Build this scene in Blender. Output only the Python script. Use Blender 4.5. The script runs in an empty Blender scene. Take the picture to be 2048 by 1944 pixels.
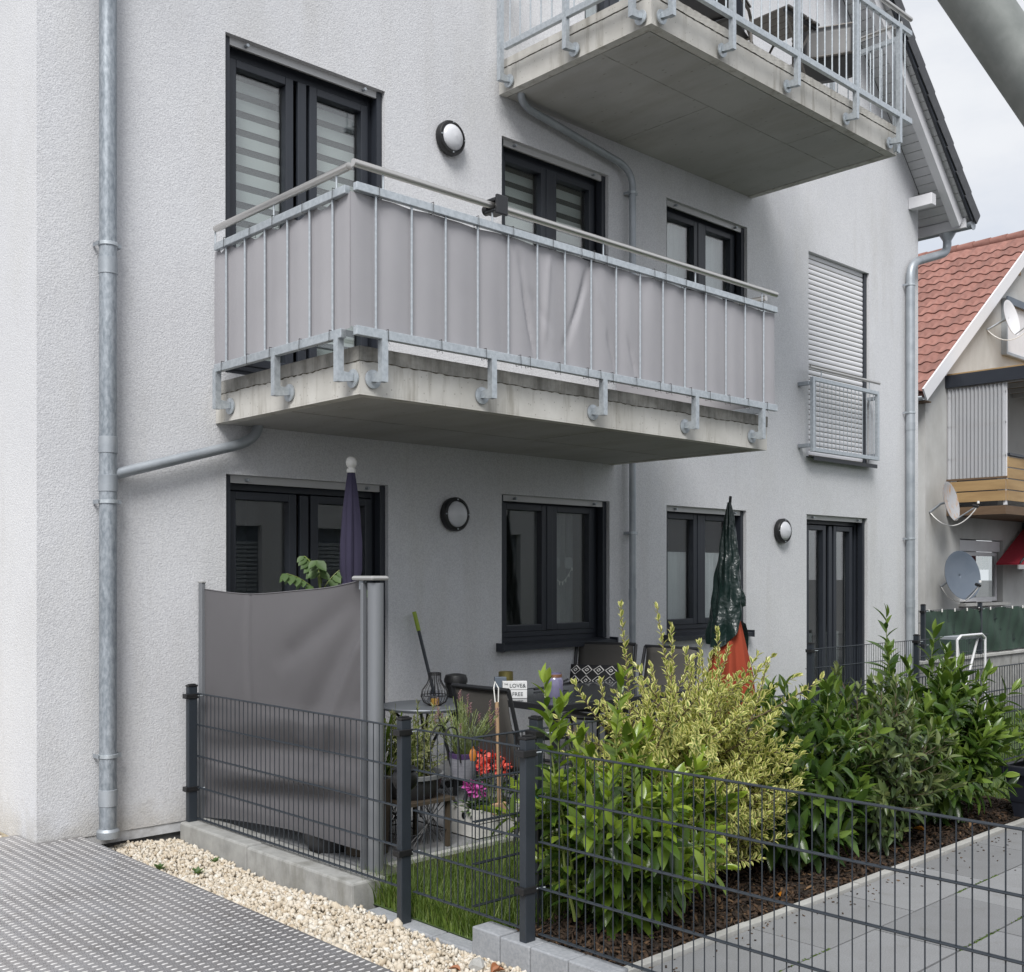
import bpy, math, random
import numpy as np
from mathutils import Vector, Matrix, Euler
random.seed(7); rng = np.random.default_rng(7)
SC = bpy.context.scene; COL = SC.collection
PI = math.pi; R = math.radians

# ------------------------------------------------------------------ camera, sky, sun, exposure
cam = bpy.data.cameras.new('camera'); camo = bpy.data.objects.new('camera', cam); COL.objects.link(camo)
camo.location = (0, 0, 1.55); camo.rotation_euler = (PI/2, 0, -R(43.32))
cam.sensor_width = 36; cam.lens = 38.47; cam.shift_y = 0.0872; cam.clip_end = 2000; cam.clip_start = 0.05
SC.camera = camo
SUN = Vector((-0.52, -0.40, 0.755)).normalized()
world = bpy.data.worlds.new('World'); SC.world = world; world.use_nodes = True
wn = world.node_tree.nodes; wl = world.node_tree.links; wn.clear()
wo = wn.new('ShaderNodeOutputWorld'); wb = wn.new('ShaderNodeBackground'); wb.inputs[1].default_value = 0.1
sky = wn.new('ShaderNodeTexSky'); sky.sky_type = 'NISHITA'; sky.sun_disc = False
sky.sun_elevation = math.asin(SUN.z); sky.sun_rotation = math.atan2(SUN.x, SUN.y)
tc = wn.new('ShaderNodeTexCoord'); mp = wn.new('ShaderNodeMapping'); mp.inputs['Scale'].default_value = (1.6, 1.6, 4.0)
nz = wn.new('ShaderNodeTexNoise'); nz.inputs['Scale'].default_value = 1.7; nz.inputs['Detail'].default_value = 7; nz.inputs['Roughness'].default_value = .58
cr = wn.new('ShaderNodeValToRGB'); cr.color_ramp.elements[0].position = .30; cr.color_ramp.elements[0].color = (.78,.78,.78,1)
cr.color_ramp.elements[1].position = .58; cr.color_ramp.elements[1].color = (1,1,1,1)
cr2 = wn.new('ShaderNodeValToRGB'); cr2.color_ramp.elements[0].position = .35; cr2.color_ramp.elements[0].color = (5.3,5.5,5.9,1)
cr2.color_ramp.elements[1].position = .72; cr2.color_ramp.elements[1].color = (6.15,6.3,6.55,1)
mx = wn.new('ShaderNodeMixRGB')
wl.new(tc.outputs['Generated'], mp.inputs[0]); wl.new(mp.outputs[0], nz.inputs['Vector'])
wl.new(nz.outputs[0], cr.inputs[0]); wl.new(nz.outputs[0], cr2.inputs[0]); wl.new(cr.outputs[0], mx.inputs[0]); wl.new(sky.outputs[0], mx.inputs[1]); wl.new(cr2.outputs[0], mx.inputs[2])
wl.new(mx.outputs[0], wb.inputs[0]); wl.new(wb.outputs[0], wo.inputs[0])
sl = bpy.data.lights.new('sun', 'SUN'); sl.energy = 2.5; sl.angle = R(26); sl.color = (1.0, .985, .965)
so = bpy.data.objects.new('sun', sl); COL.objects.link(so); so.rotation_euler = SUN.to_track_quat('Z', 'Y').to_euler(); so.location = (-6, -4, 12)
SC.view_settings.view_transform = 'Standard'; SC.view_settings.look = 'None'; SC.view_settings.gamma = 1
SC.view_settings.use_curve_mapping = False; SC.view_settings.exposure = 0.55
SC.cycles.max_bounces = 8; SC.cycles.diffuse_bounces = 4; SC.cycles.transparent_max_bounces = 12; SC.cycles.use_denoising = True
SC.cycles.caustics_reflective = False; SC.cycles.caustics_refractive = False

# ------------------------------------------------------------------ helpers
def empty(loc): return loc
def tag(o, label=None, cat=None, group=None, kind=None):
    if label: o['label'] = label
    if cat: o['category'] = cat
    if group: o['group'] = group
    if kind: o['kind'] = kind
    return o
def thing(name, label, cat, loc=(0,0,0), group=None):
    o = bpy.data.objects.new(name, None); COL.objects.link(o); o.location = loc; o.empty_display_size = .1
    return tag(o, label, cat, group)
def setpar(o, p):
    o.parent = p
    if p.type == 'EMPTY': o.matrix_parent_inverse = Matrix.Translation(-Vector(p.location))
    elif p.get('_m') is not None: pass
class MB:
    def __init__(s): s.v = []; s.f = []; s.uv = None
    def add(s, v, f):
        n = len(s.v); s.v += [tuple(p) for p in v]; s.f += [tuple(i+n for i in q) for q in f]; return s
    def box(s, x0, x1, y0, y1, z0, z1):
        return s.add([(x0,y0,z0),(x1,y0,z0),(x1,y1,z0),(x0,y1,z0),(x0,y0,z1),(x1,y0,z1),(x1,y1,z1),(x0,y1,z1)],
                     [(0,3,2,1),(4,5,6,7),(0,1,5,4),(1,2,6,5),(2,3,7,6),(3,0,4,7)])
    def bar(s, a, b, w, h, up=(0,0,1)):
        a, b = Vector(a), Vector(b); d = (b-a).normalized(); up = Vector(up)
        if abs(d.dot(up)) > .98: up = Vector((0,1,0))
        x = d.cross(up).normalized()*(w/2); z = x.cross(d).normalized()*(h/2)
        return s.add([a-x-z,a+x-z,b+x-z,b-x-z,a-x+z,a+x+z,b+x+z,b-x+z],
                     [(0,3,2,1),(4,5,6,7),(0,1,5,4),(1,2,6,5),(2,3,7,6),(3,0,4,7)])
    def tube(s, pts, r, n=8, cap=True):
        pts = [Vector(p) for p in pts]; rs = r if isinstance(r, (list, tuple)) else [r]*len(pts)
        base = len(s.v); N = len(pts); ref = None
        for i, p in enumerate(pts):
            d = (pts[min(i+1,N-1)]-pts[max(i-1,0)]).normalized()
            if ref is None: ref = Vector((0,0,1)) if abs(d.z) < .9 else Vector((1,0,0))
            x = d.cross(ref).normalized(); y = x.cross(d).normalized(); ref = y
            for k in range(n):
                a = 2*PI*k/n; q = p + x*(math.cos(a)*rs[i]) + y*(math.sin(a)*rs[i]); s.v.append(tuple(q))
        for i in range(N-1):
            for k in range(n):
                k2 = (k+1) % n; s.f.append((base+i*n+k, base+i*n+k2, base+(i+1)*n+k2, base+(i+1)*n+k))
        if cap:
            s.f.append(tuple(base+k for k in range(n-1,-1,-1))); s.f.append(tuple(base+(N-1)*n+k for k in range(n)))
        return s
    def lathe(s, prof, c=(0,0,0), n=24, axis='z', cap=True, wob=None):
        base = len(s.v); N = len(prof)
        for i, (r, h) in enumerate(prof):
            for k in range(n):
                a = 2*PI*k/n; rr = r*(wob(a, i/(N-1)) if wob else 1)
                x, y = rr*math.cos(a), rr*math.sin(a)
                p = {'z':(x,y,h),'y':(x,-h,y),'x':(h,x,y)}[axis]
                s.v.append((p[0]+c[0], p[1]+c[1], p[2]+c[2]))
        for i in range(N-1):
            for k in range(n):
                k2 = (k+1) % n; s.f.append((base+i*n+k, base+i*n+k2, base+(i+1)*n+k2, base+(i+1)*n+k))
        if cap:
            s.f.append(tuple(base+k for k in range(n-1,-1,-1))); s.f.append(tuple(base+(N-1)*n+k for k in range(n)))
        return s
    def prism(s, poly, d):
        n = len(poly); d = Vector(d); b = [Vector(p) for p in poly]
        return s.add(b+[p+d for p in b], [tuple(range(n-1,-1,-1)), tuple(range(n,2*n))]+[(i,(i+1)%n,n+(i+1)%n,n+i) for i in range(n)])
    def grid(s, fn, nu, nv, thick=None):
        base = len(s.v)
        for j in range(nv+1):
            for i in range(nu+1): s.v.append(tuple(fn(i/nu, j/nv)))
        for j in range(nv):
            for i in range(nu):
                a = base+j*(nu+1)+i; s.f.append((a, a+1, a+nu+2, a+nu+1))
        return s
    def mesh(s, name, m, smooth=False, recalc=True):
        me = bpy.data.meshes.new(name); me.from_pydata(s.v, [], s.f); me.materials.append(m)
        if recalc:
            import bmesh
            bm = bmesh.new(); bm.from_mesh(me); bmesh.ops.recalc_face_normals(bm, faces=bm.faces); bm.to_mesh(me); bm.free()
        if smooth:
            me.polygons.foreach_set('use_smooth', [True]*len(me.polygons))
            try: me.set_sharp_from_angle(angle=R(35))
            except Exception: pass
        return me
    def build(s, name, m, parent=None, smooth=False, bevel=0, solid=0, label=None, kind=None, recalc=True, seg=2):
        o = bpy.data.objects.new(name, s.mesh(name, m, smooth, recalc)); COL.objects.link(o)
        if parent is not None: setpar(o, parent)
        if solid: md = o.modifiers.new('solid','SOLIDIFY'); md.thickness = solid; md.offset = 0
        if bevel: md = o.modifiers.new('bevel','BEVEL'); md.width = bevel; md.segments = seg; md.limit_method = 'ANGLE'
        if label: o['label'] = label
        if kind: o['kind'] = kind
        return o
def place(name, me, parent, M):
    o = bpy.data.objects.new(name, me); COL.objects.link(o)
    if parent is not None: setpar(o, parent)
    o.matrix_basis = M if isinstance(M, Matrix) else Matrix.Translation(Vector(M))
    return o
def copy_tree(root, loc, rz=0, label=None, rec=None):
    r = root.copy(); COL.objects.link(r); d = Matrix.Translation(Vector(loc)) @ Matrix.Rotation(rz,4,'Z')
    r.location = loc; r.rotation_euler = (0,0,rz)
    if label: r['label'] = label
    for ch in list(root.children):
        c = ch.copy(); COL.objects.link(c); c.parent = r; c.matrix_parent_inverse = ch.matrix_parent_inverse.copy()
        for g in list(ch.children):
            e = g.copy(); COL.objects.link(e); e.parent = c
    return r

def mat(name, c, rough=.6, metal=0, c2=None, nscale=8, ndet=5, bump=0, bscale=60, bdist=.003, stretch=None, rvar=0, spec=.5, coords='Object', contrast=(.3,.7), extra=None):
    m = bpy.data.materials.new(name); m.use_nodes = True; nt = m.node_tree; N = nt.nodes; L = nt.links
    b = N['Principled BSDF']; b.inputs['Roughness'].default_value = rough; b.inputs['Metallic'].default_value = metal
    b.inputs['Specular IOR Level'].default_value = spec; b.inputs['Base Color'].default_value = (*c, 1)
    tcn = N.new('ShaderNodeTexCoord'); src = N.new('ShaderNodeMapping'); L.new(tcn.outputs[coords], src.inputs[0])
    if stretch: src.inputs['Scale'].default_value = stretch
    if c2:
        n = N.new('ShaderNodeTexNoise'); n.inputs['Scale'].default_value = nscale; n.inputs['Detail'].default_value = ndet; n.inputs['Roughness'].default_value = .6
        r = N.new('ShaderNodeValToRGB'); r.color_ramp.elements[0].position = contrast[0]; r.color_ramp.elements[1].position = contrast[1]
        r.color_ramp.elements[0].color = (*c,1); r.color_ramp.elements[1].color = (*c2,1)
        L.new(src.outputs[0], n.inputs['Vector']); L.new(n.outputs[0], r.inputs[0]); L.new(r.outputs[0], b.inputs['Base Color'])
        m['_col'] = r.name
        if rvar:
            mr = N.new('ShaderNodeMapRange'); mr.inputs[3].default_value = max(rough-rvar,.02); mr.inputs[4].default_value = rough+rvar
            L.new(n.outputs[0], mr.inputs[0]); L.new(mr.outputs[0], b.inputs['Roughness'])
    if bump:
        n2 = N.new('ShaderNodeTexNoise'); n2.inputs['Scale'].default_value = bscale; n2.inputs['Detail'].default_value = 3
        bp = N.new('ShaderNodeBump'); bp.inputs['Strength'].default_value = bump; bp.inputs['Distance'].default_value = bdist
        L.new(tcn.outputs[coords], n2.inputs['Vector']); L.new(n2.outputs[0], bp.inputs['Height']); L.new(bp.outputs[0], b.inputs['Normal'])
    if extra: extra(m, N, L, b, tcn)
    return m
def x_mult(scale, stretch, lo, hi, c, fac=1.0, kind='NOISE', det=6):
    """multiply the base colour by a stain pattern"""
    def fn(m, N, L, b, tcn):
        mp = N.new('ShaderNodeMapping'); mp.inputs['Scale'].default_value = stretch; L.new(tcn.outputs['Object'], mp.inputs[0])
        n = N.new('ShaderNodeTexNoise' if kind == 'NOISE' else 'ShaderNodeTexVoronoi'); n.inputs['Scale'].default_value = scale
        if kind == 'NOISE': n.inputs['Detail'].default_value = det; n.inputs['Roughness'].default_value = .65
        L.new(mp.outputs[0], n.inputs['Vector'])
        r = N.new('ShaderNodeValToRGB'); r.color_ramp.elements[0].position = lo; r.color_ramp.elements[1].position = hi
        r.color_ramp.elements[0].color = (*c,1); r.color_ramp.elements[1].color = (1,1,1,1)
        L.new(n.outputs[0], r.inputs[0])
        mu = N.new('ShaderNodeMixRGB'); mu.blend_type = 'MULTIPLY'; mu.inputs[0].default_value = fac
        s = b.inputs['Base Color']
        if s.is_linked: L.new(s.links[0].from_socket, mu.inputs[1])
        else: mu.inputs[1].default_value = s.default_value
        L.new(r.outputs[0], mu.inputs[2]); L.new(mu.outputs[0], s)
    return fn
def chain(*fs):
    def fn(*a):
        for f in fs: f(*a)
    return fn

def x_rand(lo, hi):
    def fn(m, N, L, b, tcn):
        oi = N.new('ShaderNodeObjectInfo'); mr = N.new('ShaderNodeMapRange'); mr.inputs[3].default_value = lo; mr.inputs[4].default_value = hi
        hs = N.new('ShaderNodeHueSaturation'); L.new(oi.outputs['Random'], mr.inputs[0]); L.new(mr.outputs[0], hs.inputs['Value'])
        sk = b.inputs['Base Color']
        if sk.is_linked: L.new(sk.links[0].from_socket, hs.inputs['Color'])
        else: hs.inputs['Color'].default_value = sk.default_value
        L.new(hs.outputs[0], sk)
    return fn
def x_splash(z0, z1, c):
    """rain splash dirt that clings to the lowest part of a rendered wall"""
    def fn(m, N, L, b, tcn):
        sx = N.new('ShaderNodeSeparateXYZ'); L.new(tcn.outputs['Object'], sx.inputs[0]); n = N.new('ShaderNodeTexNoise'); n.inputs['Scale'].default_value = 9; n.inputs['Detail'].default_value = 6
        L.new(tcn.outputs['Object'], n.inputs['Vector']); mr = N.new('ShaderNodeMapRange'); mr.inputs[1].default_value = z0; mr.inputs[2].default_value = z1; L.new(sx.outputs['Z'], mr.inputs[0])
        ad = N.new('ShaderNodeMath'); ad.operation = 'ADD'; L.new(mr.outputs[0], ad.inputs[0]); L.new(n.outputs[0], ad.inputs[1])
        r = N.new('ShaderNodeValToRGB'); r.color_ramp.elements[0].position = .45; r.color_ramp.elements[1].position = .95; r.color_ramp.elements[0].color = (*c,1); r.color_ramp.elements[1].color = (1,1,1,1); L.new(ad.outputs[0], r.inputs[0])
        mu = N.new('ShaderNodeMixRGB'); mu.blend_type = 'MULTIPLY'; mu.inputs[0].default_value = 1; sk = b.inputs['Base Color']; L.new(sk.links[0].from_socket, mu.inputs[1]); L.new(r.outputs[0], mu.inputs[2]); L.new(mu.outputs[0], sk)
    return fn
M = {}
M['plaster'] = mat('plaster', (.68,.685,.705), .93, c2=(.73,.735,.75), nscale=.9, bump=.6, bscale=115, bdist=.006, spec=.2,
                   extra=chain(x_mult(1.4, (1,1,.35), .30, .50, (.94,.935,.915)), x_mult(3.2, (1,1,.12), .33, .46, (.95,.945,.935)), x_mult(105, (1,1,1), .36, .60, (.84,.84,.85), 1, det=2), x_splash(0, .45, (.82,.80,.76))))
M['plinth_white'] = mat('plinth_white', (.62,.63,.65), .9, c2=(.42,.42,.42), nscale=14, bump=.3, bscale=60)
M['plinth_dark'] = mat('plinth_dark', (.10,.10,.10), .9, c2=(.17,.165,.16), nscale=9, bump=.3)
M['concrete'] = mat('concrete', (.515,.50,.46), .88, c2=(.665,.65,.61), nscale=2.6, ndet=8, bump=.25, bscale=80, bdist=.002, contrast=(.32,.66),
                    extra=chain(x_mult(9, (1,1,.12), .34, .47, (.60,.58,.54), .75), x_mult(26, (1,1,1), .06, .15, (.5,.48,.45), .8, 'VORONOI')))
M['concrete_top'] = mat('concrete_top', (.24,.235,.215), .92, c2=(.47,.455,.42), nscale=7, ndet=8, bump=.6, bscale=45, bdist=.004, contrast=(.30,.66),
                    extra=x_mult(10, (1,1,.18), .38, .55, (.55,.54,.52), .8))
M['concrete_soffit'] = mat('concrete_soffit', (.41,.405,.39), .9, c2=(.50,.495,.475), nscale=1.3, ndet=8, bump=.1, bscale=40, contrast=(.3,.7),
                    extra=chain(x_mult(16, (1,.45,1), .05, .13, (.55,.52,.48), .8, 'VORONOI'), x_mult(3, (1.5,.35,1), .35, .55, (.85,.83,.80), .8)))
M['joint_dark'] = mat('joint_dark', (.07,.065,.05), .95, c2=(.10,.085,.05), nscale=6)
M['galv'] = mat('galvanised', (.44,.48,.51), .42, .55, c2=(.56,.60,.63), nscale=40, ndet=4, rvar=.06, contrast=(.35,.65))
M['galv_pipe'] = mat('galvanised_pipe', (.25,.28,.31), .48, .45, c2=(.42,.455,.49), nscale=60, ndet=6, rvar=.08, stretch=(1,1,.4), contrast=(.36,.66),
                     extra=x_mult(2.2, (1,1,.5), .35, .6, (.80,.81,.82)))
M['galv_dull'] = mat('zinc_dull', (.30,.33,.36), .5, .5, c2=(.44,.47,.50), nscale=5, rvar=.08)
M['tube_paint'] = mat('tube_zinc', (.20,.215,.205), .55, .35, c2=(.33,.345,.33), nscale=7, ndet=8, contrast=(.35,.68), bump=.05)
M['steel'] = mat('brushed_steel', (.60,.585,.56), .30, .9)
M['frame'] = mat('anthracite', (.024,.028,.037), .42, c2=(.028,.033,.043), nscale=3)
M['fence'] = mat('fence_anthracite', (.022,.028,.036), .45, c2=(.028,.035,.044), nscale=8, bump=.05)
M['black'] = mat('black_plastic', (.012,.012,.013), .45)
M['shutter_bar'] = mat('shutter_alu', (.50,.50,.50), .5, .2)
M['shutter'] = mat('shutter_slat', (.74,.74,.76), .5, c2=(.78,.78,.80), nscale=5)
M['blind'] = mat('blind_fabric', (.60,.625,.61), .8, c2=(.64,.665,.65), nscale=90)
M['blind_sheer'] = mat('blind_sheer', (.07,.075,.075), .9)
M['curtain'] = mat('curtain_white', (.72,.73,.75), .9, c2=(.66,.67,.70), nscale=6)
M['net_curtain'] = mat('net_curtain', (.30,.31,.32), .9, c2=(.24,.25,.26), nscale=6, stretch=(4,1,.2))
M['interior'] = mat('interior', (.28,.28,.28), .9)
M['lamp_glass'] = mat('lamp_opal', (.66,.67,.70), .28, spec=.6)
def cloth_tex(n, c, c2, rough=.75):
    return mat(n, c, rough, c2=c2, nscale=1.3, bump=.12, bscale=420, bdist=.001, spec=.3)
M['privacy'] = cloth_tex('privacy_cloth', (.345,.338,.355), (.385,.378,.395), .62)
M['awning'] = cloth_tex('side_awning_cloth', (.122,.118,.124), (.140,.136,.142), .7)
M['alu_grey'] = mat('alu_grey', (.215,.225,.24), .45, .3)
M['alu_cap'] = mat('alu_cap', (.34,.34,.335), .5)
M['purple'] = cloth_tex('purple_cloth', (.036,.032,.060), (.050,.044,.080), .85)
M['white'] = mat('white_plastic', (.78,.77,.74), .35)
M['white_paint'] = mat('white_paint', (.72,.72,.74), .6, c2=(.66,.66,.68), nscale=4, bump=.05)
M['board'] = mat('soffit_board', (.70,.70,.72), .65, c2=(.62,.62,.63), nscale=12, stretch=(1,.2,1))
M['roof_dark'] = mat('roof_tile_dark', (.045,.047,.052), .6, c2=(.07,.072,.078), nscale=9)
M['roof_red'] = mat('roof_tile_red', (.25,.112,.09), .88, c2=(.34,.175,.142), nscale=2.2, ndet=8, bump=.2, bscale=50, extra=chain(x_mult(5, (1,1,1), .30, .5, (.72,.70,.68)), x_rand(.78,1.12)))
M['house'] = mat('house_render', (.47,.47,.46), .92, c2=(.54,.54,.525), nscale=1.4, bump=.4, bscale=70, extra=x_mult(.9, (1,1,.5), .33, .55, (.80,.79,.77)))
M['house_dark'] = mat('house_render_grey', (.20,.20,.20), .92, c2=(.25,.25,.25), nscale=2)
M['timber'] = mat('timber_plank', (.30,.19,.085), .65, c2=(.42,.28,.13), nscale=10, stretch=(.15,.15,1), ndet=7)
M['timber_dark'] = mat('timber_dark', (.10,.062,.035), .7, c2=(.15,.095,.055), nscale=14, stretch=(.2,.2,1))
M['dish_grey'] = mat('dish_grey', (.095,.12,.155), .5, c2=(.12,.145,.18), nscale=3)
M['dish_white'] = mat('dish_white', (.74,.74,.76), .45)
M['dish_rust'] = mat('dish_rusty', (.42,.43,.45), .5, c2=(.46,.25,.10), nscale=5, stretch=(3,3,.8), contrast=(.52,.66))
M['red_cloth'] = mat('red_cloth', (.40,.03,.05), .8)
M['green_net'] = mat('green_net', (.018,.040,.028), .85, c2=(.034,.064,.046), nscale=3, bump=.2, bscale=200)
M['green_tarp'] = mat('green_tarp', (.006,.016,.014), .30, c2=(.010,.024,.021), nscale=8, bump=.7, bscale=22, bdist=.02)
M['orange'] = cloth_tex('orange_cloth', (.24,.038,.018), (.29,.052,.024), .88)
M['soil'] = mat('soil', (.022,.016,.011), .95, c2=(.05,.036,.025), nscale=30, bump=.8, bscale=60, bdist=.02)
M['lawn_base'] = mat('lawn_soil', (.04,.07,.015), .95, c2=(.07,.11,.03), nscale=14, bump=.6, bscale=90, bdist=.02)
M['asphalt'] = mat('asphalt', (.10,.10,.10), .9, c2=(.14,.14,.14), nscale=20, bump=.3)
M['gravel_bed'] = mat('gravel_bed', (.34,.28,.19), .95, c2=(.52,.45,.33), nscale=40, bump=.8, bscale=70, bdist=.02)
M['plate'] = mat('tread_plate', (.36,.355,.365), .36, .7, c2=(.46,.45,.455), nscale=1.6, ndet=8, rvar=.08, extra=chain(x_mult(2.5, (1,1,1), .3, .6, (.80,.78,.76)), x_mult(11, (1,1,1), .30, .42, (.72,.70,.66))))
M['tread'] = mat('tread_worn_glint', (.84,.82,.80), .36, .55, c2=(.82,.80,.78), nscale=3)  # worn metal; sky glint on these lozenges is put into the paler colour
M['paving'] = mat('paving_slab', (.215,.22,.23), .9, c2=(.285,.29,.30), nscale=170, ndet=3, bump=.3, bscale=240, bdist=.001, contrast=(.35,.65), extra=chain(x_mult(1.6, (1,1,1), .3, .62, (.82,.81,.79)), x_mult(7, (1,1,1), .28, .42, (.80,.78,.73)), x_rand(.86,1.1)))
M['kerb'] = mat('kerb_concrete', (.40,.40,.385), .92, c2=(.49,.485,.465), nscale=18, bump=.3, bscale=120, extra=x_mult(3, (1,1,1), .3, .55, (.80,.79,.76)))
M['kerb_grey'] = mat('kerb_grey', (.25,.265,.285), .9, c2=(.35,.36,.38), nscale=60, bump=.35, bscale=110, extra=x_mult(5, (1,1,1), .3, .55, (.85,.85,.85)))
M['wall_conc'] = mat('footing_concrete', (.26,.26,.25), .92, c2=(.38,.38,.365), nscale=10, ndet=8, bump=.35, bscale=70, extra=x_mult(7, (1,1,.3), .35, .52, (.72,.71,.68)))
M['mesh_sling'] = mat('sling_taupe', (.075,.070,.064), .8, c2=(.085,.08,.074), nscale=300)
M['chair_metal'] = mat('chair_metal', (.020,.021,.024), .45)
M['chair_bronze'] = mat('chair_bronze', (.12,.11,.10), .4, .5)
M['table_glass'] = mat('table_glass', (.05,.055,.06), .06, spec=.7)
M['zinc_top'] = mat('bistro_top', (.17,.185,.205), .4, .3)
M['lime'] = mat('lime_grip', (.30,.40,.04), .5)
M['wood'] = mat('wood_handle', (.36,.23,.13), .6, c2=(.44,.30,.18), nscale=10, stretch=(6,6,.6))
M['brass'] = mat('brass_dull', (.22,.19,.07), .35, .7)
M['candle'] = mat('candle', (.60,.36,.06), .5)
M['jar'] = mat('jar_lilac', (.17,.16,.25), .12, spec=.7)
M['copper'] = mat('copper_band', (.34,.17,.10), .4, .6)
M['pot_grey'] = mat('pot_woven_grey', (.12,.12,.14), .7, c2=(.20,.20,.22), nscale=40, stretch=(.3,.3,3))
M['pot_dark'] = mat('pot_dark', (.035,.035,.037), .6)
M['pot_rim'] = mat('pot_rim', (.16,.165,.17), .55)
M['pot_violet'] = mat('pot_violet', (.06,.03,.10), .6)
M['planter'] = mat('planter_black', (.014,.016,.024), .42)
M['crate'] = mat('crate_white', (.52,.51,.48), .75, c2=(.60,.59,.56), nscale=9, stretch=(.3,.3,3))
M['rust_brown'] = mat('stand_brown', (.06,.045,.03), .7)
M['paper'] = mat('paper_white', (.70,.70,.70), .7)
M['ink'] = mat('ink', (.04,.05,.06), .8)
M['amber'] = mat('amber_glass', (.50,.17,.02), .1, spec=.8)
M['teal'] = mat('teal_ball', (.02,.14,.13), .1, spec=.8)

def glass(name, tint, ior):
    m = bpy.data.materials.new(name); m.use_nodes = True; N = m.node_tree.nodes; L = m.node_tree.links; N.clear()
    o = N.new('ShaderNodeOutputMaterial'); mx = N.new('ShaderNodeMixShader'); t = N.new('ShaderNodeBsdfTransparent'); g = N.new('ShaderNodeBsdfGlossy')
    lw = N.new('ShaderNodeLayerWeight'); lw.inputs[0].default_value = .5; pw = N.new('ShaderNodeMath'); pw.operation = 'POWER'; pw.inputs[1].default_value = 4.0
    f = N.new('ShaderNodeMapRange'); f.inputs[3].default_value = ior; f.inputs[4].default_value = .85; L.new(lw.outputs['Facing'], pw.inputs[0]); L.new(pw.outputs[0], f.inputs[0]); t.inputs[0].default_value = (*tint,1); g.inputs[0].default_value = (1,1,1,1); g.inputs['Roughness'].default_value = .004
    L.new(f.outputs[0], mx.inputs[0]); L.new(t.outputs[0], mx.inputs[1]); L.new(g.outputs[0], mx.inputs[2]); L.new(mx.outputs[0], o.inputs[0]); return m
M['glass'] = glass('window_glass', (.92,.945,.94), .105)
M['clear'] = glass('clear_glass', (.85,.85,.90), .05)
def poly_mat():
    m = bpy.data.materials.new('corrugated_plastic'); m.use_nodes = True; N = m.node_tree.nodes; L = m.node_tree.links
    b = N['Principled BSDF']; b.inputs['Base Color'].default_value = (.52,.53,.55,1); b.inputs['Roughness'].default_value = .35
    o = N['Material Output']; t = N.new('ShaderNodeBsdfTransparent'); mx = N.new('ShaderNodeMixShader'); mx.inputs[0].default_value = .62
    L.new(t.outputs[0], mx.inputs[1]); L.new(b.outputs[0], mx.inputs[2]); L.new(mx.outputs[0], o.inputs[0]); return m
M['poly'] = poly_mat()
def leaf_mat(name, stops, rough=.35, trans=.3, margin=None, tcol=None):
    m = bpy.data.materials.new(name); m.use_nodes = True; N = m.node_tree.nodes; L = m.node_tree.links
    b = N['Principled BSDF']; b.inputs['Roughness'].default_value = rough; b.inputs['Specular IOR Level'].default_value = .5
    a = N.new('ShaderNodeAttribute'); a.attribute_name = 'tint'; r = N.new('ShaderNodeValToRGB'); e = r.color_ramp.elements
    e[0].position = 0; e[0].color = (*stops[0],1); e[1].position = 1; e[1].color = (*stops[-1],1)
    for i, s in enumerate(stops[1:-1]): q = e.new((i+1)/(len(stops)-1)); q.color = (*s,1)
    L.new(a.outputs['Fac'], r.inputs[0]); out = r.outputs[0]
    if margin:
        u = N.new('ShaderNodeAttribute'); u.attribute_name = 'edge'; n = N.new('ShaderNodeTexNoise'); n.inputs['Scale'].default_value = 60
        ad = N.new('ShaderNodeMath'); ad.operation = 'ADD'; L.new(u.outputs['Fac'], ad.inputs[0])
        mr = N.new('ShaderNodeMapRange'); mr.inputs[3].default_value = -.22; mr.inputs[4].default_value = .22; L.new(n.outputs[0], mr.inputs[0]); L.new(mr.outputs[0], ad.inputs[1])
        rr = N.new('ShaderNodeValToRGB'); rr.color_ramp.elements[0].position = .36; rr.color_ramp.elements[1].position = .52; L.new(ad.outputs[0], rr.inputs[0])
        mm = N.new('ShaderNodeMixRGB'); L.new(rr.outputs[0], mm.inputs[0]); L.new(out, mm.inputs[1]); mm.inputs[2].default_value = (*margin,1); out = mm.outputs[0]
    L.new(out, b.inputs['Base Color'])
    t = N.new('ShaderNodeBsdfTranslucent'); mx = N.new('ShaderNodeMixShader'); mx.inputs[0].default_value = trans
    hs = N.new('ShaderNodeHueSaturation'); hs.inputs['Value'].default_value = 1.5; hs.inputs['Saturation'].default_value = 1.1; L.new(out, hs.inputs['Color']); L.new(hs.outputs[0], t.inputs[0])
    L.new(b.outputs[0], mx.inputs[1]); L.new(t.outputs[0], mx.inputs[2]); L.new(mx.outputs[0], N['Material Output'].inputs[0]); return m
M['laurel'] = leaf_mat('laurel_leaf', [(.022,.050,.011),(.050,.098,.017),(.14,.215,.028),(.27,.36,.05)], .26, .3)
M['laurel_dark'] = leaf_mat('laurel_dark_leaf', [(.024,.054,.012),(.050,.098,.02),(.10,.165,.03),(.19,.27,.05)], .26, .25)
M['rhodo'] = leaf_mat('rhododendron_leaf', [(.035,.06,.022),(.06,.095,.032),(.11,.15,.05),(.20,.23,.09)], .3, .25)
M['privet'] = leaf_mat('privet_leaf', [(.08,.14,.025),(.15,.22,.04),(.26,.31,.07)], .4, .3, margin=(.70,.67,.27))
M['varieg'] = leaf_mat('variegated_leaf', [(.035,.07,.018),(.07,.11,.03)], .45, .25, margin=(.42,.42,.20))
M['grass'] = leaf_mat('grass_blade', [(.075,.13,.02),(.12,.19,.03),(.20,.27,.06),(.36,.33,.14)], .5, .35)
M['lavender'] = leaf_mat('lavender_leaf', [(.10,.14,.07),(.17,.21,.11),(.22,.25,.15)], .6, .2)
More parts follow.
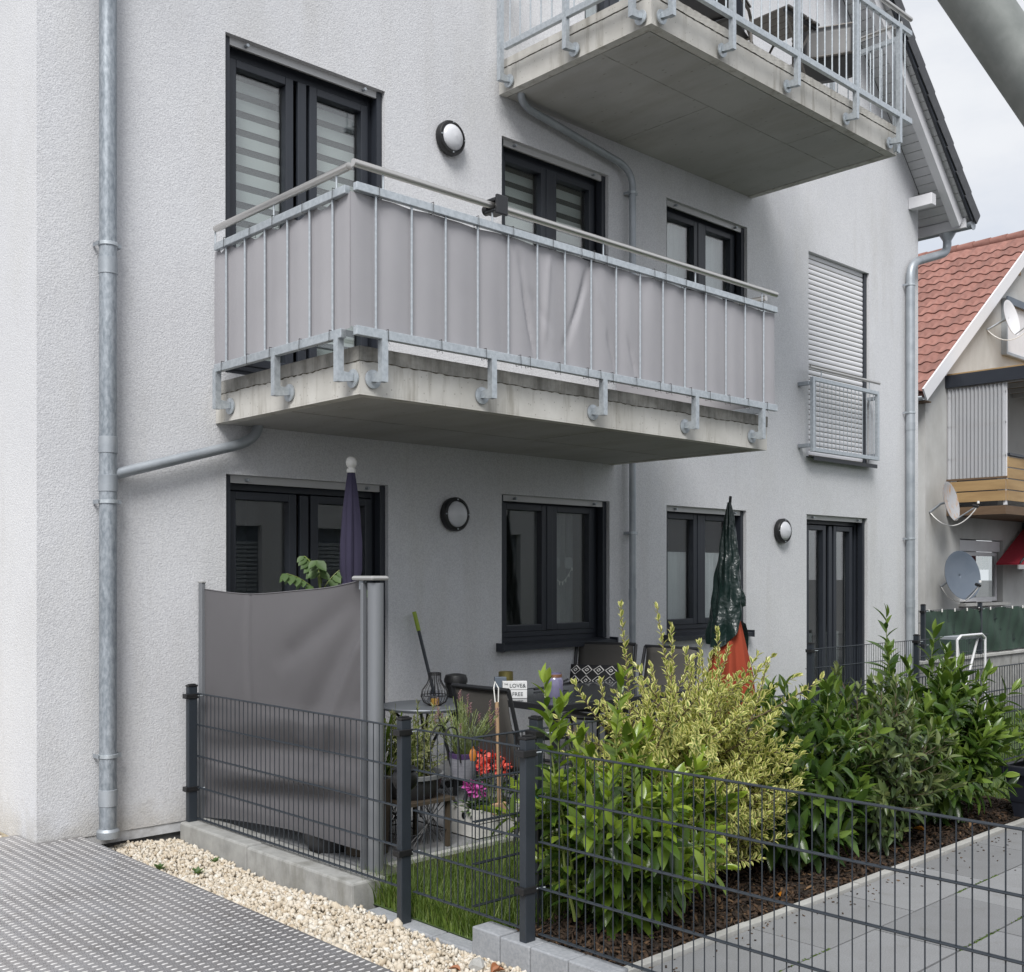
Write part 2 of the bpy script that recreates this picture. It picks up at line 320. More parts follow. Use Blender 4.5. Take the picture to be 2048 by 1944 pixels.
M['lavfl'] = leaf_mat('lavender_flower', [(.16,.08,.12),(.24,.13,.14),(.30,.19,.16)], .8, .2)
M['tomato'] = leaf_mat('tomato_leaf', [(.06,.11,.03),(.11,.18,.06)], .55, .3)
M['stem'] = mat('stem_green', (.16,.20,.05), .6); M['stem_wood'] = mat('stem_wood', (.11,.08,.05), .8)
M['coral'] = leaf_mat('coral_petal', [(.72,.10,.07),(.85,.20,.15)], .6, .2); M['magenta'] = leaf_mat('magenta_petal', [(.45,.05,.30),(.62,.16,.48)], .6, .2); M['crimson'] = leaf_mat('crimson_petal', [(.5,.01,.08),(.62,.02,.12)], .6, .2)
M['pink'] = leaf_mat('pink_petal', [(.62,.22,.36),(.72,.40,.50)], .6, .2)
M['stone'] = leaf_mat('gravel_stone', [(.42,.34,.24),(.52,.45,.35),(.60,.54,.45),(.66,.63,.57)], .85, 0)
M['chip'] = leaf_mat('bark_chip', [(.018,.011,.007),(.040,.024,.014),(.085,.048,.025),(.20,.12,.06)], .85, 0)
M['dead_leaf'] = mat('dead_leaf', (.20,.07,.03), .6, c2=(.36,.14,.05), nscale=30)
M['yellow_leaf'] = mat('yellow_leaf', (.50,.20,.02), .5)
M['cushion'] = mat('cushion_black', (.012,.012,.014), .8)

# ------------------------------------------------------------------ numpy scatter
def np_template(mb):
    v = np.array(mb.v, dtype=np.float32); return v, mb.f
def scatter(name, tv, tf, mats, tints, material, parent=None, kind='stuff', edge=None, smooth=False, jitter=0):
    n = len(mats); k = len(tv); mats = np.asarray(mats, dtype=np.float32)
    hv = np.concatenate([tv, np.ones((k,1), np.float32)], 1)
    V = np.einsum('nij,kj->nki', mats, hv)[:, :, :3]
    if jitter: V = V + rng.normal(0, 1, V.shape)*jitter
    V = V.reshape(-1,3)
    lens = np.array([len(f) for f in tf]); flat = np.concatenate([np.array(f) for f in tf])
    loops = (flat[None,:] + (np.arange(n)*k)[:,None]).reshape(-1)
    tot = np.tile(lens, n); start = np.concatenate([[0], np.cumsum(tot)[:-1]])
    me = bpy.data.meshes.new(name); me.vertices.add(len(V)); me.vertices.foreach_set('co', V.astype(np.float32).reshape(-1))
    me.loops.add(len(loops)); me.loops.foreach_set('vertex_index', loops.astype(np.int32))
    me.polygons.add(len(tot)); me.polygons.foreach_set('loop_start', start.astype(np.int32)); me.polygons.foreach_set('loop_total', tot.astype(np.int32))
    a = me.attributes.new('tint','FLOAT','FACE'); a.data.foreach_set('value', np.repeat(np.asarray(tints, np.float32), len(lens)))
    if edge is not None:
        a = me.attributes.new('edge','FLOAT','POINT'); a.data.foreach_set('value', np.tile(np.asarray(edge, np.float32), n))
    if smooth: me.polygons.foreach_set('use_smooth', np.ones(len(tot), bool))
    me.materials.append(material); me.update(calc_edges=True); me.validate()
    o = bpy.data.objects.new(name, me); COL.objects.link(o)
    if parent is not None: setpar(o, parent)
    if kind: o['kind'] = kind
    return o
def leaf_template(fold=.25, droop=.25, wid=.5, n=4, power=.8, full=True):
    """leaf along +Y length 1, width wid, folded along the midrib"""
    v = []; e = []; f = []
    cols = (-1, 0, 1)
    for j in range(n+1):
        t = j/n; w = wid/2*(math.sin(PI*min(max(t,.0),1)**power))**.8 if 0 < t < 1 else .012
        for c in cols:
            v.append((c*w, t - .08*droop*t*t, abs(c)*w*fold*2 - droop*t*t*.55)); e.append(abs(c))
    for j in range(n):
        for i in range(2): a = j*3+i; f.append((a, a+1, a+4, a+3))
    return np.array(v, np.float32), f, e
LEAF = {}
def leaf_mesh(key, tmpl, material, tint):
    k = (key, round(tint,2))
    if k not in LEAF:
        tv, tf, e = tmpl; me = bpy.data.meshes.new('leaf'); me.from_pydata([tuple(map(float,p)) for p in tv], [], tf)
        a = me.attributes.new('tint','FLOAT','FACE'); a.data.foreach_set('value', [tint]*len(tf))
        a = me.attributes.new('edge','FLOAT','POINT'); a.data.foreach_set('value', [float(x) for x in e])
        me.polygons.foreach_set('use_smooth', [True]*len(tf)); me.materials.append(material); LEAF[k] = me
    return LEAF[k]
def frame_m(p, d, up, s, sx=1):
    d = Vector(d).normalized(); up = Vector(up); x = d.cross(up)
    if x.length < 1e-4: x = Vector((1,0,0))
    x.normalize(); z = x.cross(d)
    m = Matrix((( x.x*s*sx, d.x*s, z.x*s, p[0]), (x.y*s*sx, d.y*s, z.y*s, p[1]), (x.z*s*sx, d.z*s, z.z*s, p[2]), (0,0,0,1)))
    return m
CAMV = Vector((0,0,1.55))
def leafy(parent, key, tmpl, material, mats, tints, cap=300, nm='leaf'):
    order = sorted(range(len(mats)), key=lambda i: (mats[i].translation-CAMV).length - .25*mats[i].translation.z)
    near = order[:cap]; far = order[cap:]
    for i in near:
        q = round(min(max(tints[i],0),1)*5)/5
        o = place(nm, leaf_mesh(key, tmpl, material, q), parent, mats[i])
    if far:
        scatter('foliage', tmpl[0], tmpl[1], [np.array(mats[i]) for i in far], [tints[i] for i in far], material, parent, 'stuff', tmpl[2], True)

# ------------------------------------------------------------------ setting
def struct(o, label=None): o['kind'] = 'structure'; return o
g = MB().add([(-400,-400,-.34),(400,-400,-.34),(400,400,-.34),(-400,400,-.34)], [(0,1,2,3)]); struct(g.build('ground', M['asphalt']))
# metal walkway in front of the house
wk = MB(); wk.box(-9, 2.6, -7, 6.492, -.035, 0); wk.box(-9, 2.335, 6.492, 6.78, -.035, 0); walkway = struct(wk.build('walkway', M['plate']))
def lozenge(L, W, h):
    m = MB(); m.add([(-L/2,0,0),(-L*.3,-W/2,0),(L*.3,-W/2,0),(L/2,0,0),(L*.3,W/2,0),(-L*.3,W/2,0),
                     (-L*.36,0,h),(-L*.25,-W*.3,h),(L*.25,-W*.3,h),(L*.36,0,h),(L*.25,W*.3,h),(-L*.25,W*.3,h)],
                    [(6,7,8,9,10,11)]+[(i,(i+1)%6,6+(i+1)%6,6+i) for i in range(6)]); return m
la, lb = [], []
for i in range(40):
    for j in range(100):
        x = 2.575 - i*.0535; y = 3.0 + j*.0405 + (i % 4)*.0101
        if y > 6.47 and x > 2.33: continue
        if y > 6.74 or x < .5: continue
        la.append(np.array(Matrix.Translation((x,y,.0005)) @ Matrix.Rotation(-.06,4,'Z')))
        if y < 6.45:
            for s in (-1,1): lb.append(np.array(Matrix.Translation((x-.0268+s*.0052, y+.0052*0+.0,.0005)) @ Matrix.Rotation(PI/2-.06,4,'Z')))
tv, tf = np_template(lozenge(.032,.0085,.0022)); scatter('raised_tread', tv, tf, la, np.zeros(len(la)), M['tread'], walkway)
tv, tf = np_template(lozenge(.022,.0055,.0018)); scatter('raised_tread', tv, tf, lb, np.zeros(len(lb)), M['plate'], walkway)
# gravel
gb = MB().grid(lambda u,v: (2.55+u*.70, 1.0+v*5.48, -.175+.004*math.sin(v*40)*math.sin(u*9)), 4, 40)
gravel_bed = struct(gb.build('gravel_strip', M['gravel_bed']))
def ico():
    t = (1+5**.5)/2; v = [(-1,t,0),(1,t,0),(-1,-t,0),(1,-t,0),(0,-1,t),(0,1,t),(0,-1,-t),(0,1,-t),(t,0,-1),(t,0,1),(-t,0,-1),(-t,0,1)]
    n = (1+t*t)**.5; v = [(a/n,b/n,c/n) for a,b,c in v]
    f = [(0,11,5),(0,5,1),(0,1,7),(0,7,10),(0,10,11),(1,5,9),(5,11,4),(11,10,2),(10,7,6),(7,1,8),(3,9,4),(3,4,2),(3,2,6),(3,6,8),(3,8,9),(4,9,5),(2,4,11),(6,2,10),(8,6,7),(9,8,1)]
    return np.array(v, np.float32), f
IV, IF = ico()
def rocks(n, fx, size, zf, name, parent=None, material=None, jit=.14, flat=.62):
    mats = []
    for _ in range(n):
        x, y = fx(); s = size*math.exp(random.gauss(0,.32)); z = zf(x,y)
        m = Matrix.Translation((x,y,z)) @ Euler((random.uniform(0,6),random.uniform(0,6),random.uniform(0,6))).to_matrix().to_4x4() @ Matrix.Diagonal((s*random.uniform(.8,1.35), s*random.uniform(.7,1.0), s*random.uniform(.45,.8),1))
        mats.append(np.array(m))
    shapes = []
    k = 6
    objs = []
    V = IV.copy(); V = V*(1+rng.normal(0,.16,(12,1))).astype(np.float32)
    return scatter(name, V, IF, mats, np.clip(rng.normal(.55,.25,n),0,1), material or M['stone'], parent, 'stuff', jitter=size*jit)
def gx():
    y = 2.2 + (random.random()**.75)*4.27; return (random.uniform(2.615, 3.19 if y > 4.6 else 3.235), y)
GZ = lambda x,y: -.150 + .012*math.sin(x*9+y*5) + random.uniform(-.012,.014) + max(0,(y-5.9))*.07 + max(0,.08-abs(x-2.63))*.55
gr = rocks(17000, gx, .0112, GZ, 'gravel', jit=.20); tag(gr, 'cream limestone gravel between the metal walkway and the fence', 'gravel')
gr2 = rocks(500, lambda: (random.uniform(1.3,2.3), random.uniform(6.8,8.2)), .017, lambda x,y: -.03+random.uniform(-.01,.01), 'gravel')
tag(gr2, 'cream gravel behind the metal walkway beside the pale end wall', 'gravel')
rb = struct(MB().box(-4, 2.34, 6.79, 9.5, -.3, -.035).build('gravel_strip', M['gravel_bed']))
# lawn, bed, path, patio
lawn = struct(MB().grid(lambda u,v: (3.33+u*11.5, 3.66+v*1.07, -.135), 2, 1).build('lawn', M['lawn_base']))
lawn2 = struct(MB().grid(lambda u,v: (8.22+u*7, .8+v*2.86, -.131), 1, 1).build('lawn', M['lawn_base']))
lawn3 = struct(MB().grid(lambda u,v: (9.5+u*4.6, 4.73+v*2.2, -.127), 1, 1).build('lawn', M['lawn_base']))
bed = struct(MB().grid(lambda u,v: (3.33+u*4.85, 3.02+v*.66, -.118+.02*math.sin(u*37)*math.sin(v*7)), 30, 6).build('planting_bed', M['soil']))
path = struct(MB().box(3.34, 8.18, -.2, 2.955, -.3, -.112).build('path', M['joint_dark']))
slab = MB().box(.002,.792,.002,.392,-.05,0).mesh('paving_slab', M['paving'])
for r in range(7):
    y = 2.952-.4*(r+1); off = [.62,.22][r % 2]
    for c in range(7):
        x = 3.345 - off + c*.8
        if x < 3.3: 
            me = MB().box(3.345-x,.792,.002,.392,-.05,0).mesh('paving_slab', M['paving'])
        elif x+.8 > 8.19: me = MB().box(0,max(8.18-x,.05),0,.396,-.05,0).mesh('paving_slab', M['paving'])
        else: me = slab
        if x > 8.15: continue
        place('paving_slab', me, path, Matrix.Translation((x+.002,y+.002,-.10+random.uniform(-.0015,.0015))) @ Matrix.Rotation(random.uniform(-.002,.002),4,'Z'))
kb = MB().box(0,.985,0,.05,-.15,0).mesh('edging_stone', M['kerb'])
for i in range(5): place('edging_stone', kb, path, (3.36+i*.992, 2.962, -.088+random.uniform(-.003,.003)))
kb2 = MB().box(0,.05,0,.985,-.15,0).mesh('edging_stone', M['kerb'])
for i in range(3): place('edging_stone', kb2, path, (8.19, 2.96-(i+1)*.992, -.088))
patio = struct(MB().box(3.44, 9.45, 4.745, 6.46, -.3, -.034).build('patio', M['joint_dark']))
ps = MB().box(0,.396,0,.396,-.03,0).mesh('paving_slab', M['paving'])
for i in range(15):
    for j in range(4): place('paving_slab', ps, patio, (3.46+i*.4, 4.805+j*.4+.02, -.02+random.uniform(-.001,.001)))
pe = MB().box(0,.985,0,.05,-.2,0).mesh('edging_stone', M['kerb'])
for i in range(6): place('edging_stone', pe, patio, (3.46+i*.995, 4.75, -.014))
# flat sunk kerb and raised kerb blocks under the fence
fk = thing('sunk_kerb', 'pale flat kerb sunk between gravel and long grass', 'kerb', (3.28,4.15,-.2))
for y0, y1 in ((4.52,3.98),(3.975,3.68)): MB().box(3.235,3.335,y1,y0,-.3,-.137).build('kerb_stone', M['kerb_grey'], fk, bevel=.008)
rk = thing('kerb_row', 'row of raised grey kerb blocks under the near fence post', 'kerb', (3.28,3,-.3))
ys = [3.672,3.488,3.30,3.08,2.85]
for a, b in zip(ys[:-1], ys[1:]): MB().box(3.215,3.33,b+.003,a-.003,-.3,-.015+random.uniform(-.004,.003)).build('kerb_stone', M['kerb_grey'], rk, bevel=.006)
MB().box(3.215,3.33,.2,2.845,-.3,-.095).build('kerb_stone', M['kerb'], rk, bevel=.006, label='long pale flush kerb in front of the paved path')
fw = thing('footing_wall', 'low weathered concrete footing wall under the mesh fence by the awning', 'wall', (3.3,5.5,-.3))
for a, b in ((6.44,5.62),(5.615,4.57)): MB().box(3.20,3.42,b,a,-.34,.0 if a > 6 else -.008).build('footing_stone', M['wall_conc'], fw, bevel=.012)

# ------------------------------------------------------------------ apartment building
BL = thing('apartment_building', 'pale grey rendered apartment house with concrete balconies and anthracite windows', 'building', (2.345,6.5,0))
FY = 6.5; X0, X1 = 2.345, 13.14; ZB = -.012
OPEN = dict(w1=(3.55,4.845,2.88,5.11), w2=(6.015,7.31,3.885,5.11), w3=(8.13,9.44,3.885,5.11), w4=(10.6,11.92,2.86,5.11),
            l1=(3.555,4.875,-.01,2.215), l2=(6.015,7.325,.985,2.21), l3=(8.13,9.425,.975,2.212), l4=(10.56,11.88,-.01,2.22),
            u1=(7.0,7.95,5.72,7.95), u2=(8.82,9.45,5.72,7.95))
TANR = .966; ROOFZ = lambda x: 6.55-TANR*(x-12.95) if x > 7.742 else 6.55-TANR*(15.485-x-12.95)
w = MB()
xs = sorted({X0, X1, *[o[0] for o in OPEN.values()], *[o[1] for o in OPEN.values()]}); zs = sorted({ZB, 5.45, *[o[2] for k,o in OPEN.items() if k[0]!='u' and o[2] > 0], *[o[3] for k,o in OPEN.items() if k[0]!='u']})
def cell_open(x, z): return any(o[0] < x < o[1] and o[2] < z < o[3] for o in OPEN.values())
for i in range(len(xs)-1):
    for j in range(len(zs)-1):
        a, b, c, d = xs[i], xs[i+1], zs[j], zs[j+1]
        if cell_open((a+b)/2, (c+d)/2): continue
        w.add([(a,FY,c),(b,FY,c),(b,FY,d),(a,FY,d)], [(0,1,2,3)])
# gable part above 5.45
def gcol(a, b, z0):
    if a < 7.742 < b: w.add([(a,FY,z0),(b,FY,z0),(b,FY,ROOFZ(b)),(7.742,FY,ROOFZ(7.742)),(a,FY,ROOFZ(a))], [(0,1,2,3,4)])
    else: w.add([(a,FY,z0),(b,FY,z0),(b,FY,ROOFZ(b)),(a,FY,ROOFZ(a))], [(0,1,2,3)])
for a, b in zip([X0,7.0,7.95,8.82,9.45],[7.0,7.95,8.82,9.45,X1]):
    u = [o for k,o in OPEN.items() if k[0]=='u' and o[0]==a]
    if u: w.add([(a,FY,5.45),(b,FY,5.45),(b,FY,5.72),(a,FY,5.72)], [(0,1,2,3)]); gcol(a,b,7.95)
    else: gcol(a,b,5.45)
for x0,x1,z0,z1 in OPEN.values():
    y2 = FY+.30
    w.add([(x0,FY,z0),(x0,FY,z1),(x0,y2,z1),(x0,y2,z0)], [(0,1,2,3)]); w.add([(x1,FY,z0),(x1,FY,z1),(x1,y2,z1),(x1,y2,z0)], [(0,1,2,3)])
    w.add([(x0,FY,z1),(x1,FY,z1),(x1,y2,z1),(x0,y2,z1)], [(0,1,2,3)]); w.add([(x0,FY,z0),(x1,FY,z0),(x1,y2,z0),(x0,y2,z0)], [(0,1,2,3)])
w.add([(X0,FY,-.3),(X0,15.5,-.3),(X0,15.5,ROOFZ(X0)),(X0,FY,ROOFZ(X0))], [(0,1,2,3)]); w.add([(X1,FY,ZB),(X1,15.5,ZB),(X1,15.5,ROOFZ(X1)),(X1,FY,ROOFZ(X1))], [(0,1,2,3)])
w.add([(X0,15.5,ZB),(X1,15.5,ZB),(X1,15.5,ROOFZ(X1)),(7.742,15.5,ROOFZ(7.742)),(X0,15.5,ROOFZ(X0))], [(0,1,2,3,4)])
w.build('wall', M['plaster'], BL, recalc=False)
MB().box(2.602,13.13,6.507,6.7,-.075,-.0125).build('plinth', M['plinth_white'], BL, label='narrow bare white plinth strip below the render')
MB().box(2.60,13.12,6.53,6.7,-.34,-.076).build('plinth', M['plinth_dark'], BL, label='dark base below the render')
MB().box(2.36,2.599,6.503,6.7,-.34,-.0125).build('plinth', M['plinth_dark'], BL)

def rect_frame(mb, x0, x1, z0, z1, t, y0, y1, tb=None, tt=None):
    tb = tb or t; tt = tt or t
    mb.box(x0,x0+t,y0,y1,z0,z1); mb.box(x1-t,x1,y0,y1,z0,z1); mb.box(x0+t,x1-t,y0,y1,z0,z0+tb); mb.box(x0+t,x1-t,y0,y1,z1-tt,z1)
    return mb
def window(key, mid, side, top_g, bot_g, label, sill=True, inside=None, shutter=True, tilted=False, midx=None):
    x0,x1,z0,z1 = OPEN[key]; f = MB()
    rect_frame(f, x0+.003, x1-.003, z0+.004, z1-.004, .065, FY+.125, FY+.19, tb=.05, tt=.09)
    o = f.build('window', M['frame'], BL, bevel=.004, label=label)
    gt, gb = z1-top_g, z0+bot_g; xm = midx or (x0+x1)/2
    for k, (a, b) in enumerate(((x0+side, xm-mid/2), (xm+mid/2, x1-side))):
        s = MB(); st = .062
        rect_frame(s, a-st, b+st, gb-.055, gt+.055, st+.001, FY+.105, FY+.17, tb=.056, tt=.056)
        so = s.build('sash', M['frame'], o, bevel=.005)
        MB().box(a-.004,b+.004,FY+.150,FY+.158,gb-.004,gt+.004).build('pane', M['glass'], o)
        if tilted and k == 1:
            pass
    if mid > .16: MB().box(xm-.035,xm+.035,FY+.098,FY+.125,gb-.05,gt+.05).build('mullion', M['frame'], o, bevel=.004)
    if bot_g > .13: MB().box(x0+.068,x1-.068,FY+.112,FY+.16,z0+.05,gb-.056).build('lower_rail', M['frame'], o, bevel=.004)
    for a, b in ((x0+.004,x0+.05),(x1-.05,x1-.004)): MB().box(a,b,FY+.035,FY+.10,z0+.01,z1-.005).build('guide_rail', M['frame'], o)
    if shutter:
        MB().box(x0+.035,x1-.04,FY+.04,FY+.058,z1-.052,z1+.02).build('shutter_bar', M['shutter_bar'], o)
        for q in (x0+.17,x1-.17): MB().tube([(q,FY+.046,z1-.03),(q,FY+.005,z1-.03)], .011, 10).build('stopper', M['galv_dull'], o)
    if sill:
        s = MB(); s.prism([(x0-.05,FY-.085,z0-.045),(x0-.05,FY-.085,z0-.005),(x0-.05,FY+.12,z0+.012),(x0-.05,FY+.12,z0+.002),(x0-.05,FY-.075,z0-.013),(x0-.05,FY-.075,z0-.045)], (x1-x0+.06,0,0))
        s.build('sill', M['frame'], o)
        for q in (x0-.056, x1+.006): MB().box(q-.006,q+.012,FY-.09,FY+.0,z0-.05,z0+.018).build('sill_end', M['frame'], o)
    # room behind the glass
    r = MB(); ax0, ax1, ay, az0, az1 = x0-.6, x1+.6, FY+3.0, z0-.3, z1+.25
    y = FY+.302
    r.add([(ax0,ay,az0),(ax1,ay,az0),(ax1,ay,az1),(ax0,ay,az1),(ax0,y,az0),(ax1,y,az0),(ax1,y,az1),(ax0,y,az1)], [(0,1,2,3),(0,4,7,3),(1,5,6,2),(0,1,5,4),(3,2,6,7)])
    for a,b,c,d in ((ax0,x0,az0,az1),(x1,ax1,az0,az1),(x0,x1,az0,z0),(x0,x1,z1,az1)): r.add([(a,y,c),(b,y,c),(b,y,d),(a,y,d)], [(0,1,2,3)])
    r.build('room_lining', M['interior'], o)
    panes = ((x0+side, xm-mid/2), (xm+mid/2, x1-side))
    if inside: inside(o, x0, x1, z0, z1, gt, gb, panes)
    return o
def zebra(zlow):
    def fn(o, x0, x1, z0, z1, gt, gb, panes):
        for a, b in panes:
            sh = MB().box(a-.03,b+.03,FY+.243,FY+.246,zlow,gt+.06).build('blind_sheer', M['blind_sheer'], o)
            me = MB().box(0,b-a+.06,0,.003,0,.076).mesh('blind_band', M['blind']); z = gt-.018
            while z-.076 > zlow: place('blind_band', me, o, (a-.03,FY+.238,z-.076)); z -= .1245
    return fn
def folds(mname, zl, dens=34, amp=.02, y=.27):
    def fn(o, x0, x1, z0, z1, gt, gb, panes):
        for a, b in panes:
            MB().grid(lambda u,v: (a-.05+u*(b-a+.1), FY+y+amp*math.sin(u*dens*(b-a)*2)+amp*.4*math.sin(u*77), gb-.03+v*(zl-gb+.03)), 60, 1).build('curtain', M[mname], o, smooth=True)
    return fn
def l2_inside(o, x0, x1, z0, z1, gt, gb, panes):
    folds('net_curtain', gt+.03, 40, .018, .34)(o, x0, x1, z0, z1, gt, gb, panes[1:])
    a, b = panes[1]; y = FY+.22
    # glass garland hung inside the pane
    MB().tube([(a+.03+i*.02, y, 1.62-.13*math.sin(PI*i/14)) for i in range(15)], .002, 5).build('garland', M['white'], o)
    for i in range(0,15,2): MB().tube([(a+.03+i*.02,y,1.62-.13*math.sin(PI*i/14)),(a+.03+i*.02,y,1.59-.13*math.sin(PI*i/14))], .004, 6).build('garland_bead', M['white'], o)
    for cx, cz, rr in ((a+.10,1.66,.05),(a+.26,1.66,.055)): MB().lathe([(.001,0),(rr*.7,.002),(rr,.006),(rr*.7,.010),(.001,.012)], (cx,y,cz), 20, 'y').build('glass_ornament', M['net_curtain'], o)
def w2_inside(o, x0, x1, z0, z1, gt, gb, panes):
    zebra(4.34)(o, x0, x1, z0, z1, gt, gb, panes)
    for a, b in panes: MB().box(a-.03,b+.03,FY+.25,FY+.254,gb-.03,4.34).build('cafe_curtain', M['curtain'], o)
window('w1', .255, .138, .155, .14, 'upper left balcony door with zebra blinds', sill=False, inside=zebra(2.96))
window('w2', .185, .137, .14, .15, 'upper window with zebra blinds behind the balcony', inside=w2_inside)
window('w3', .19, .14, .125, .15, 'upper window with white curtains right of the balcony', inside=folds('curtain', 5.0, 30, .006, .24))
window('l1', .24, .13, .155, .15, 'dark ground floor patio door behind the side awning', sill=False)
window('l2', .185, .152, .115, .149, 'ground floor window with glass ornaments above the patio', inside=l2_inside)
window('l3', .19, .15, .115, .15, 'ground floor window with pale blinds behind the green parasol', inside=folds('curtain', 1.78, 30, .006, .24))
window('l4', .29, .22, .16, .15, 'ground floor door right of the wall lamp', sill=False, inside=lambda o,x0,x1,z0,z1,gt,gb,p: [MB().box(a,b,FY+.25,FY+.255,gb,gb+.75).build('curtain', M['net_curtain'], o) for a,b in p])
window('u1', .2, .12, .15, .14, 'top floor balcony door with white curtain', sill=False, inside=folds('curtain', 7.8, 30, .01, .24))
window('u2', .14, .09, .15, .14, 'narrow dark top floor balcony door', sill=False, inside=folds('curtain', 7.8, 30, .01, .24))
# fourth upper opening: closed roller shutter, sill, juliet guard
x0,x1,z0,z1 = OPEN['w4']
W4 = rect_frame(MB(), x0+.003,x1-.003,z0+.004,z1-.004,.06,FY+.125,FY+.19).build('window', M['frame'], BL, label='tall window closed by a white roller shutter')
MB().box(x0+.06,x1-.06,FY+.15,FY+.16,z0+.06,z1-.06).build('pane', M['frame'], W4)
sp = MB(); n = 6
sp.prism([(0, -.008*math.sin(PI*k/n)**.7, .0545*k/n+.001) for k in range(n+1)]+[(0,.004,.0555),(0,.004,.001)], (x1-x0-.075,0,0))
sm = sp.mesh('slat', M['shutter'], True); z = z0+.02
while z < z1+.0: place('slat', sm, W4, (x0+.015,FY+.058,z)); z += .0558
MB().box(x0+.015,x1-.06,FY+.056,FY+.07,z0+.0,z1).build('slat_backing', M['joint_dark'], W4)
MB().box(x1-.058,x1-.004,FY+.03,FY+.10,z0,z1-.004).build('guide_rail', M['frame'], W4); MB().box(x0+.002,x0+.014,FY+.03,FY+.10,z0,z1-.004).build('guide_rail', M['frame'], W4)
s = MB(); s.prism([(x0-.05,FY-.10,z0-.055),(x0-.05,FY-.10,z0-.012),(x0-.05,FY+.06,z0-.001),(x0-.05,FY+.06,z0-.012),(x0-.05,FY-.09,z0-.02),(x0-.05,FY-.09,z0-.055)], (x1-x0+.06,0,0)); s.build('sill', M['frame'], W4)
JG = MB(); rect_frame(JG, 10.425,11.86,2.885,3.69,.042,FY-.165,FY-.125); jg = JG.build('juliet_guard', M['galv'], BL, bevel=.003, label='galvanised window guard in front of the roller shutter')
wm = MB().tube([(0,0,0),(0,0,.72)], .0045, 6).mesh('guard_bar', M['galv'], True)
for i in range(16): place('guard_bar', wm, jg, (10.467+.083*(i+.5), FY-.145, 2.927))
MB().tube([(10.39,FY-.145,3.79),(11.89,FY-.145,3.79)], .018, 12).build('handrail', M['steel'], jg, True)
for q in (10.62,11.66): MB().tube([(q,FY-.145,3.69),(q,FY-.145,3.79)], .006, 8).build('handrail_pin', M['galv'], jg)
for q in (10.40,11.88):
    for zz in (2.95,3.62): MB().box(q-.02,q+.035,FY-.13,FY-.002,zz-.02,zz+.02).build('wall_clamp', M['galv_dull'], jg, bevel=.003)

# balconies
def balcony(xa, xb, yf, zb, zj, zt, name_label, joint=False):
    s = MB(); e = .075; y1 = FY-.002
    s.box(xa,xb,yf,y1,zb+.012,zj)
    o = s.build('balcony', M['concrete'], BL, label=name_label)
    MB().box(xa,xb,yf,yf+e,zb,zb+.0115).build('drip_edge', M['concrete'], o); MB().box(xa,xa+e,yf+e,y1,zb,zb+.0115).build('drip_edge', M['concrete'], o); MB().box(xb-e,xb,yf+e,y1,zb,zb+.0115).build('drip_edge', M['concrete'], o)
    MB().box(xa+e+.015,xb-e-.015,yf+e+.015,y1,zb+.004,zb+.0116).build('soffit', M['concrete_soffit'], o)
    return o
def wav(b0, b1, fixed, axis, zj, out, dz=.012):
    """ragged line where the topping was cast on the slab"""
    pts = []; n = int((b1-b0)/.03)
    for i in range(n+1):
        t = b0+(b1-b0)*i/n; zz = zj+dz*(math.sin(t*7.3)*.4+math.sin(t*19.1+1)*.3+math.sin(t*53)*.3)
        pts.append((t,zz))
    m = MB()
    return pts
B1 = balcony(3.48, 7.385, 4.90, 2.536, 2.722, 2.80, 'first floor concrete balcony with grey privacy cloth')
def topping(o, xa, xb, yf, zj, zt, dz=.006, rough=M['concrete_top']):
    n = 90; y1 = FY-.003
    m = MB(); lo = lambda t: zj+dz*(math.sin(t*7.3)*.4+math.sin(t*19.1+1)*.3+math.sin(t*53)*.3)
    m.grid(lambda u,v: (xa-.004+u*(xb-xa+.008), yf-.004-.002*math.sin(u*200+v*3), lo(xa+u*(xb-xa))+v*(zt-lo(xa+u*(xb-xa)))), n, 3)
    m.grid(lambda u,v: (xa-.004, yf-.004+u*(y1-yf), lo(yf+3*u)+v*(zt-lo(yf+3*u))), 40, 3)
    m.grid(lambda u,v: (xb+.004, yf-.004+u*(y1-yf), lo(yf+u)+v*(zt-lo(yf+u))), 40, 3)
    m.add([(xa-.004,yf-.004,zt),(xb+.004,yf-.004,zt),(xb+.004,y1,zt),(xa-.004,y1,zt)], [(0,1,2,3)])
    m.build('topping', rough, o, recalc=False)
    c = MB(); c.grid(lambda u,v: (xa-.002+u*(xb-xa+.004), yf-.0025, lo(xa+u*(xb-xa))-.004+v*.004+.003*math.sin(u*310)*(1-v)), 160, 1); c.grid(lambda u,v: (xa-.0025, yf-.002+u*(y1-yf), lo(yf+3*u)-.004+v*.004+.003*math.sin(u*150)*(1-v)), 80, 1)
    c.build('joint', M['joint_dark'], o, recalc=False)
topping(B1, 3.48, 7.385, 4.90, 2.722, 2.80)
B2 = balcony(5.985, 9.525, 4.92, 5.428, 5.622, 5.692, 'top floor concrete balcony with open railing')
topping(B2, 5.985, 9.525, 4.92, 5.628, 5.692, .003, M['concrete'])
for a, b, c, d in ((6.06,9.45,5.47,5.476),(7.4,7.405,5.476,6.49),(8.55,8.556,5.0,5.47)): MB().box(a,b,c,d,5.4302,5.4318).build('board_joint', M['concrete_top'], B2)
for a, b, c, d in ((3.56,7.31,5.72,5.724),(5.6,5.604,4.99,5.72)): MB().box(a,b,c,d,2.5382,2.5398).build('board_joint', M['concrete_top'], B1)
